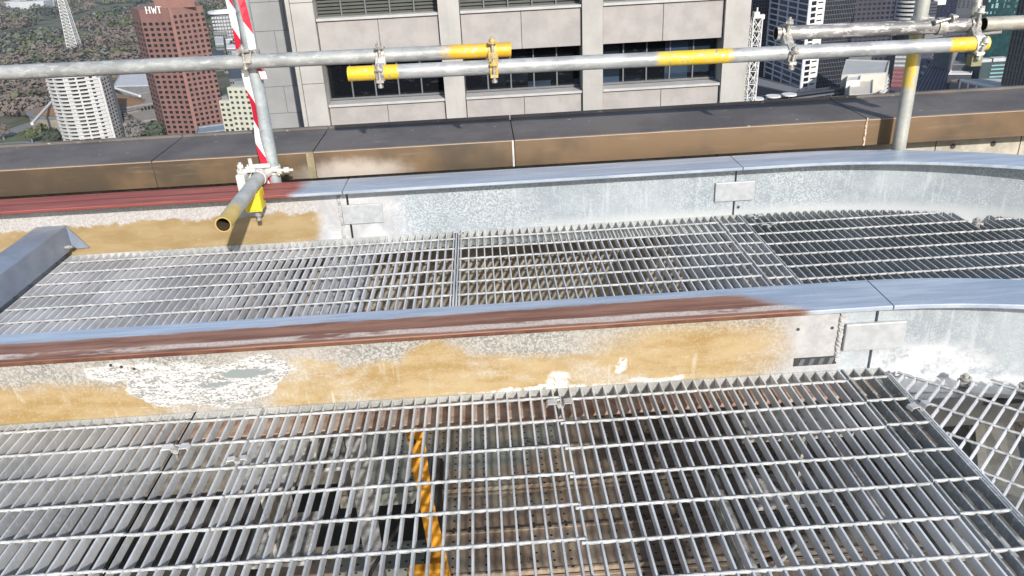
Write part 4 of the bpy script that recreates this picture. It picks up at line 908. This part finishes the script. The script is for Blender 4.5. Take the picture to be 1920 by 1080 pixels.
b = MB(); u, w, n = face(Rr, R2); b.obox(Vector((Rr.x, Rr.y, G))-n*.3, u*w, n*.25, (0, 0, 144)); part(b, 'end_wall', cmat('bright_white_wall', (.62, .62, .62), .7, .05), t)
zt = at(1520, 4, 574).z; it = []
for k in range(34):
    z = zt+6-k*4.05; o = Vector((Rr.x, Rr.y, z))-n*.32; it.append((o+u*(w*.12), u, w*.3, 2.7, n, -abs(k-10))); it.append((o+u*(w*.54)+Vector((0, 0, .9)), u, w*.32, .9, n, -abs(k-10)))
quads(t, it, 'window', K['win'], .15)
L, Rr = gp(1537, 100, 585), gp(1592, 100, 590); t = bld('dark_grid_tower', 'black tower with a fine grey mullion grid right of the white end wall', L, 'office tower'); slab(t, L, Rr, 30, G, 14, K['navy2'])
curtain(t, L, Rr, 12, G+5, 18, 44, K['mul2'], .22, .3, .3)
L, Rr = gp(1593, 60, 640), gp(1672, 60, 640); t = bld('slate_tower', 'broad dark slate tower behind the mottled rail', L, 'office tower'); slab(t, L, Rr, 30, G, 14, cmat('dark_slate_wall', (.03, .03, .042), .6, .3, .2)); u, w, n = face(L, Rr)
quads(t, grid(L, Rr, 0, -120, 9, 34, .6, .5), 'window', K['navy'], .2)
# round white banded tower
t = thing('banded_tower', 'round tower with white curved bands left of the plain pole', 'apartment tower', (*gp(1700, 60, 760)[:2], G)); c0 = gp(1697, 60, 760); rr = 22*760/1471*.95
b = MB(); b.prism(ell(c0, rr, rr, 28), G, 6); part(b, 'core', K['navy2'], t)
z = 0
while z > -112: b = MB(); b.ring((c0.x, c0.y, z), (0, 0, 1), rr-.5, rr+1.0, 1.9, n=30); part(b, 'balcony_band', K['apt'], t); z -= 3.7
t = thing('red_banded_block', 'low block with red banded side at the foot of the banded tower', 'building', (*gp(1690, 130, 610)[:2], G)); L, Rr = gp(1672, 150, 600), gp(1700, 150, 596); zt = at(1685, 104, 600).z
slab(t, L, Rr, 20, G, zt, K['midg']); K['redb'] = cmat('red_band', (.30, .05, .06), .7)
for k in range(9): b = MB(); u, w, n = face(L, Rr); b.obox(Vector((L.x, L.y, zt-1.8-k*3.1)), u*w, -n*.6, (0, 0, 1.5)); part(b, 'floor_band', K['redb'] if 2 < k else K['lite'], t)
# pale podium
z = -100; q = rf(z, (1578, 142), (1662, 138), (1668, 116), (1586, 113)); t = lowbox('podium_building', 'broad pale roofed podium building left of the plain pole', q, z, cmat('pale_podium_roof', (.36, .37, .37), .8, .08, .05), cmat('cream_podium_wall', (.46, .43, .38), .8, .1, .1))
z = -104; q = rf(z, (1592, 180), (1636, 178), (1638, 146), (1594, 148)); lowbox('cream_annexe', 'cream block with flat roof in front of the pale podium', q, z, cmat('cream_roof', (.50, .46, .40), .8, .08, .1))
q = rf(-101, (1587, 154), (1613, 152), (1615, 138), (1590, 139)); lowbox('cream_annexe', 'small square cream block on the left of the annexe', q, -101, cmat('white_roof_b', (.55, .53, .50), .8, .05))
q = rf(-112, (1630, 192), (1664, 190), (1668, 152), (1634, 154)); t = lowbox('car_ramp', 'dark roofed block with white slanting ramps beside the annexe', q, -112, K['midg'], K['lite'])
for k in range(5): b = MB(); a, c = og(1648+k*3, 184-k*8, -111), og(1664+k*1, 170-k*7, -111); b.obox(a, c-a, (0, 2.0, 0), (0, 0, 1)); part(b, 'ramp', K['white'], t)
# dark low row with pilasters
z = -108; q = rf(z, (1412, 190), (1582, 168), (1578, 162), (1412, 184)); t = lowbox('long_shed', 'long dark low building with ribbed front just over the parapet', q, z, K['dk'], K['navy2'])
L, Rr = Vector((*q[0], 0)), Vector((*q[1], 0)); u, w, n = face(L, Rr)
for k in range(15): b = MB(); b.obox(Vector((L.x, L.y, z-16))+u*(w*k/14-.25), u*.5, -n*.5, (0, 0, 15)); part(b, 'pilaster', K['mul2'], t)
b = MB(); b.obox(Vector((L.x, L.y, z-2.2)), u*w, -n*.4, (0, 0, 1.0)); part(b, 'fascia', K['mul2'], t)
# terraces
for i, (px, z, lb) in enumerate((((1406, 158, 1486, 176, 1500, 166, 1420, 146), -112, 'upper white edged terrace at the foot of the grid tower'), ((1406, 170, 1500, 186, 1530, 172, 1410, 158), -117, 'lower white edged terrace at the foot of the grid tower'))):
    q = rf(z, (px[0], px[1]), (px[2], px[3]), (px[4], px[5]), (px[6], px[7])); lowbox('terrace', lb, q, z, K['midg'], K['dk'])
gl = ['leftmost', 'middle', 'rightmost']
for i, (x, y) in enumerate(((1418, 184), (1450, 179), (1480, 176))):
    q = og(x, y, -106); t = thing('round_canopy', gl[i]+' of three white round canopies below the grid tower', 'canopy', (q.x, q.y, G), 'white round canopies'); b = MB(); b.prism(ell(q, 4.6, 4.6, 24), -106.8, -106); part(b, 'disc', K['white'], t); b = MB(); b.tube((q.x, q.y, G), (q.x, q.y, -106.8), .5, 8); part(b, 'stem', K['midg'], t)
# rail yard
b = MB(); b.prism([p[:2] for p in rf(G, (1660, 205), (1800, 192), (1830, 55), (1700, 60))], G+.02, G+.3); struct(b.build('railway_yard', cmat('track_ballast', (.075, .07, .105), .9, .4, .15)))
for k in range(14):
    b = MB(); f = k/13; a = og(1690+110*f, 196-4*f, G+.4); c = og(1775+42*f, 62, G+.4); d = (c-a); nn = Vector((-d.y, d.x, 0)).normalized()*.45
    b.obox(a, d, nn, (0, 0, .25)); struct(b.build('railway_track', cmat('rail_light', (.20, .20, .24), .5) if k == 0 else bpy.data.materials['rail_light']))
K['mini'] = [cmat('wagon_white', (.5, .5, .5)), cmat('wagon_grey', (.2, .2, .22)), cmat('wagon_dark', (.05, .05, .07))]
side_w = ['left', 'right']
vl = ['white van parked on the yard edge beside the plain pole', 'grey car on the yard near the plain pole', 'dark car parked further along the yard', 'pale lorry at the far end of the yard', 'second white van beyond the first on the yard', 'small grey car by the yard edge, right of the tracks']
for i, (x, y, s_) in enumerate(((1728, 140, 4.6), (1722, 152, 4), (1740, 118, 4), (1748, 96, 7), (1733, 128, 4.6), (1790, 150, 4))):
    q = og(x, y, G+.3); t = thing('parked_vehicle', vl[i], 'vehicle', q, 'vehicles on the rail yard'); m_ = K['mini'][i % 3] if i not in (0, 4) else K['mini'][0]
    b = MB(); b.box((q.x-1, q.y-s_/2, q.z+.4), (q.x+1, q.y+s_/2, q.z+1.1)); b.box((q.x-.9, q.y-s_/2+.8, q.z+1.1), (q.x+.9, q.y+s_/2-.5, q.z+2.1)); b.build('body', m_, t, .15)
    for a, c in ((-1, -1), (1, -1), (-1, 1), (1, 1)): b = MB(); b.tube((q.x+a*1.02, q.y+c*s_*.3, q.z+.35), (q.x+a*.8, q.y+c*s_*.3, q.z+.35), .36, 12); b.build('wheel', K['black'], t)
# right low roofs
t = lowbox('station_shed', 'white roofed shed right of the railway tracks', rf(-112, (1778, 140), (1822, 140), (1826, 126), (1788, 124)), -112, K['white'], K['dk'])
t = lowbox('station_shed', 'grey roofed block above the white roofed shed', rf(-108, (1786, 122), (1836, 122), (1838, 100), (1796, 100)), -108, K['midg'], K['dk'])
t = thing('slanted_roof', 'grey hall roof with slanting white edge near the right parapet', 'building', (*og(1840, 165, -112)[:2], G))
q = [og(x, y, -110) for x, y in ((1800, 153), (1915, 178), (1930, 150), (1822, 150))]; b = MB(); b.prism([(p.x, p.y) for p in q], G, -110.2); part(b, 'wall', K['midg'], t)
b = MB(); b.prism([(p.x, p.y) for p in q], -110.15, -109.2); part(b, 'roof', K['lite'], t)
b = MB(); d = q[1]-q[0]; b.obox(q[0]+Vector((0, 0, .82)), d, Vector((-d.y, d.x, 0)).normalized()*2, (0, 0, .8)); part(b, 'white_edge', K['white'], t)
for k in range(7): b = MB(); p = q[0].lerp(q[1], k/7)+Vector((0, -.6, 0)); b.tube((p.x, p.y, G), (p.x, p.y, -110.2), .6, 8); part(b, 'column', K['white'], t)
lowbox('brown_block', 'brown roofed block at the left end of the slanting white roof', rf(-115, (1780, 178), (1800, 176), (1800, 150), (1782, 152)), -115, cmat('brown_roof', (.13, .10, .09)))
# teal tower
K['teal'] = glassm('teal_glass', (.012, .060, .066), .15); K['tealp'] = cmat('teal_panel', (.20, .36, .38), .4); K['teald'] = cmat('teal_panel_dark', (.05, .14, .15), .4)
L, Rr = gp(1842, 60, 560), gp(1990, 60, 545); t = bld('teal_tower', 'teal glass tower with scattered pale panels at the upper right', L, 'glass tower'); zb = at(1850, 112, 556).z; slab(t, L, Rr, 35, zb-12, 14, K['teal'])
random.seed(11); it = []; it2 = []; u, w, n = face(L, Rr)
for r in range(20):
    for c in range(20):
        p = Vector((L.x, L.y, 4-(r+1)*3.9))+u*(w*c/20)
        (it if random.random() < .3 else it2 if random.random() < .45 else []).append((p, u, w/20*random.choice((.35, .5, .7)), random.choice((1.6, 2.6, 3.3)), n, -c+random.random()))
quads(t, it, 'pale_panel', K['tealp'], .2); quads(t, it2, 'dark_panel', K['teald'], .2)
L, Rr = gp(1836, 140, 545), gp(1884, 140, 545); zt = at(1860, 116, 545).z; t = bld('banded_podium', 'dark podium with pale horizontal bands under the teal tower', L); slab(t, L, Rr, 18, G, zt, cmat('dark_teal_wall', (.03, .055, .06)))
b = MB(); u, w, n = face(L, Rr); b.obox(Vector((L.x, L.y, zt)), u*w*.38, n*6, (0, 0, 2)); b.obox(Vector((L.x, L.y, zt))+u*w*.44, u*w*.56, n*6, (0, 0, 2.3)); part(b, 'roof_box', K['lite'], t)
for k in range(6): b = MB(); b.obox(Vector((L.x, L.y, zt-3.0-k*2.6))+u*w*.4, u*w*.58, -n*.5, (0, 0, .9)); part(b, 'floor_band', K['tealp'], t)
L, Rr = gp(1884, 130, 470), gp(1990, 130, 430); t = bld('ribbed_tower', 'dark ribbed tower at the right edge of the picture', L, 'office tower'); slab(t, L, Rr, 30, G-1, 8, cmat('dark_green_glass', (.012, .02, .024), .3)); curtain(t, L, Rr, 6, at(1900, 160, 465).z, 16, 24, K['mul2'], .45, .25, .5)
# blue buildings top right
for i, (x0, x1, yt, yb, Yd, mm, lb) in enumerate(((1744, 1790, -6, 36, 900, 'navy', 'deep blue block behind the rail left of the coupler'), (1790, 1838, -8, 34, 980, 'dk', 'dark blue slab left of the teal tower'), (1738, 1752, 4, 44, 840, 'dk', 'narrow dark slab beside the plain pole top'))):
    L, Rr = gp(x0, yb, Yd), gp(x1, yb, Yd); t = bld('blue_block', lb, L); zt = at(x0, yt, Yd).z; slab(t, L, Rr, 25, G, zt, K[mm]); quads(t, grid(L, Rr, zt-1, G+8, 6, 8, .5, .4), 'window', K['navy2'], .3)
    b = MB(); u, w, n = face(L, Rr); b.obox(Vector((L.x, L.y, zt-9)), u*w*.5, -n*1.2, (0, 0, 5)); part(b, 'white_panel', K['white'], t) if i == 0 else None
pl = ['mid grey roofed block', 'dark roofed block', 'pale roofed block', 'slate roofed block', 'white roofed block', 'dark low shed']
random.seed(5)
for i, (x, y) in enumerate(((1600, 108), (1655, 98), (1812, 110), (1815, 90), (1806, 68), (1740, 58))):
    if i in (2, 4): continue
    q = og(x, y, -112); w = 14; lowbox('city_block', pl[i]+[' behind the pale podium', ' between the podium and the banded tower', ' right of the tracks, nearer one', ' right of the tracks, mid distance', ' at the far end of the tracks, right', ' at the far end of the tracks, left'][i], [(q.x-w, q.y), (q.x+w, q.y-2), (q.x+w, q.y+22), (q.x-w, q.y+24)], -112+random.uniform(-4, 4), K[['midg', 'dk', 'lite', 'midg', 'white', 'dk'][i]], K['midg'])
# filler city: strips of far blocks behind everything on the right and between
random.seed(21)
# ---- trees
def leaf_mat(name, a, c, e):
    b = NB(name); n = b.noise(.014, 4, .6); f = b.noise(.5, 3, .7)
    q = b.mix(b.ss(n, .35, .65), a, c); q = b.mix(b.ma('MULTIPLY', b.ss(f, .5, .7), .6), q, e); return b.fin(q, .95, 0)
LM = [leaf_mat('foliage_green', (.055, .07, .03), (.105, .12, .055), (.13, .14, .075)), leaf_mat('foliage_bare_brown', (.105, .085, .07), (.15, .125, .105), (.175, .15, .13)), leaf_mat('foliage_dark', (.028, .040, .028), (.05, .065, .042), (.07, .085, .055)), leaf_mat('foliage_grey', (.09, .09, .085), (.13, .125, .12), (.16, .155, .15))]
def crown(b, c, r, h, mi, n=46):
    for _ in range(n):
        a = random.uniform(0, 2*math.pi); ph = math.acos(random.uniform(-.35, 1)); k = random.uniform(.6, 1.05)
        d = Vector((math.sin(ph)*math.cos(a), math.sin(ph)*math.sin(a), math.cos(ph)*h/r)); p = c+d*(r*k); s = r*random.uniform(.10, .24)
        nn = (d.normalized()+Vector((random.uniform(-.7, .7), random.uniform(-.7, .7), random.uniform(-.5, .7)))).normalized(); t1 = nn.orthogonal().normalized(); t2 = nn.cross(t1)
        m_ = mi if random.random() < .95 else random.choice((0, 1, 2, 3))
        b.add([p-t1*s-t2*s*.6, p+t1*s*.7-t2*s, p+t1*s+t2*s*.7, p-t1*s*.5+t2*s], [(0, 1, 2, 3)], m_)
b = MB(); N = 0
random.seed(3)
while N < 2900:
    x = random.uniform(-40, 560); y = 232*random.random()**.9-14 if x < 300 else random.uniform(-14, 110)
    if x > 130 and y > 150: continue
    if x > 470 and random.random() < .5: continue
    q = og(x, y, G); dn = mnoise.noise(Vector((q.x*.006, q.y*.004, 0)))
    if dn < -.3 and q.y < 2200 and y < 110: continue
    if q.y > 3000 or q.y < 610: continue
    if 12 < x < 105 and y < 22 and random.random() < .8: continue
    br = mnoise.noise(Vector((q.x*.009+5, q.y*.006, 3)))
    mi = 1 if (br > .1 or (y > 120 and random.random() < .7)) else 2 if br < -.2 else 0 if random.random() < .6 else 3
    r = random.uniform(5, 10)*(1+q.y/4000); crown(b, q+Vector((0, 0, 5)), r, r*random.uniform(.7, 1.1), mi, 70 if q.y < 1300 else 46); N += 1
o = b.build('woodland', LM); o['kind'] = 'stuff'
tl = ['dark teal tree left of the foot of the white tower', 'bushy tree between the white tower and the brick tower', 'dark pointed tree close to the foot of the brick tower', 'tree at the very left beyond the round plaza', 'small tree on the lawn by the round plaza', 'greyish tree in front of the terraced hall', 'round tree right of the lawn by the parapet']
for i, (x, y, r, mi) in enumerate(((104, 276, 6, 2), (262, 262, 7, 3), (297, 264, 6.5, 2), (8, 262, 5, 1), (62, 270, 4, 0), (240, 246, 6, 3), (84, 262, 4.5, 0))):
    q = og(x, y, G); t = thing('park_tree', tl[i], 'tree', q, 'single trees near the parapet'); b = MB(); b.tube(q, q+Vector((0, 0, 6)), .7, 8, None, 0, .4)
    for k in range(4): b.tube(q+Vector((0, 0, 4.5)), q+Vector((math.cos(k*1.6)*2.5, math.sin(k*1.6)*2.5, 8)), .35, 6, None, 0, .15)
    b.build('trunk', K['midg'], t); b = MB(); crown(b, q+Vector((0, 0, 7)), r, r*1.1, 0, 420); b.build('crown', LM[mi], t)
# ---- thin city haze
b = MB(); b.box((-6100, -400, G-1), (6100, 9100, 60)); hz = b.build('haze', [])
hz['kind'] = 'stuff'; hm = bpy.data.materials.new('city_haze'); hm.use_nodes = True; hn = hm.node_tree; hn.nodes.clear()
ho = hn.nodes.new('ShaderNodeOutputMaterial'); hv = hn.nodes.new('ShaderNodeVolumePrincipled'); hv.inputs['Color'].default_value = (.80, .86, 1, 1); hv.inputs['Density'].default_value = .00006; hv.inputs['Anisotropy'].default_value = .2
hn.links.new(hv.outputs[0], ho.inputs['Volume']); hz.data.materials.append(hm)
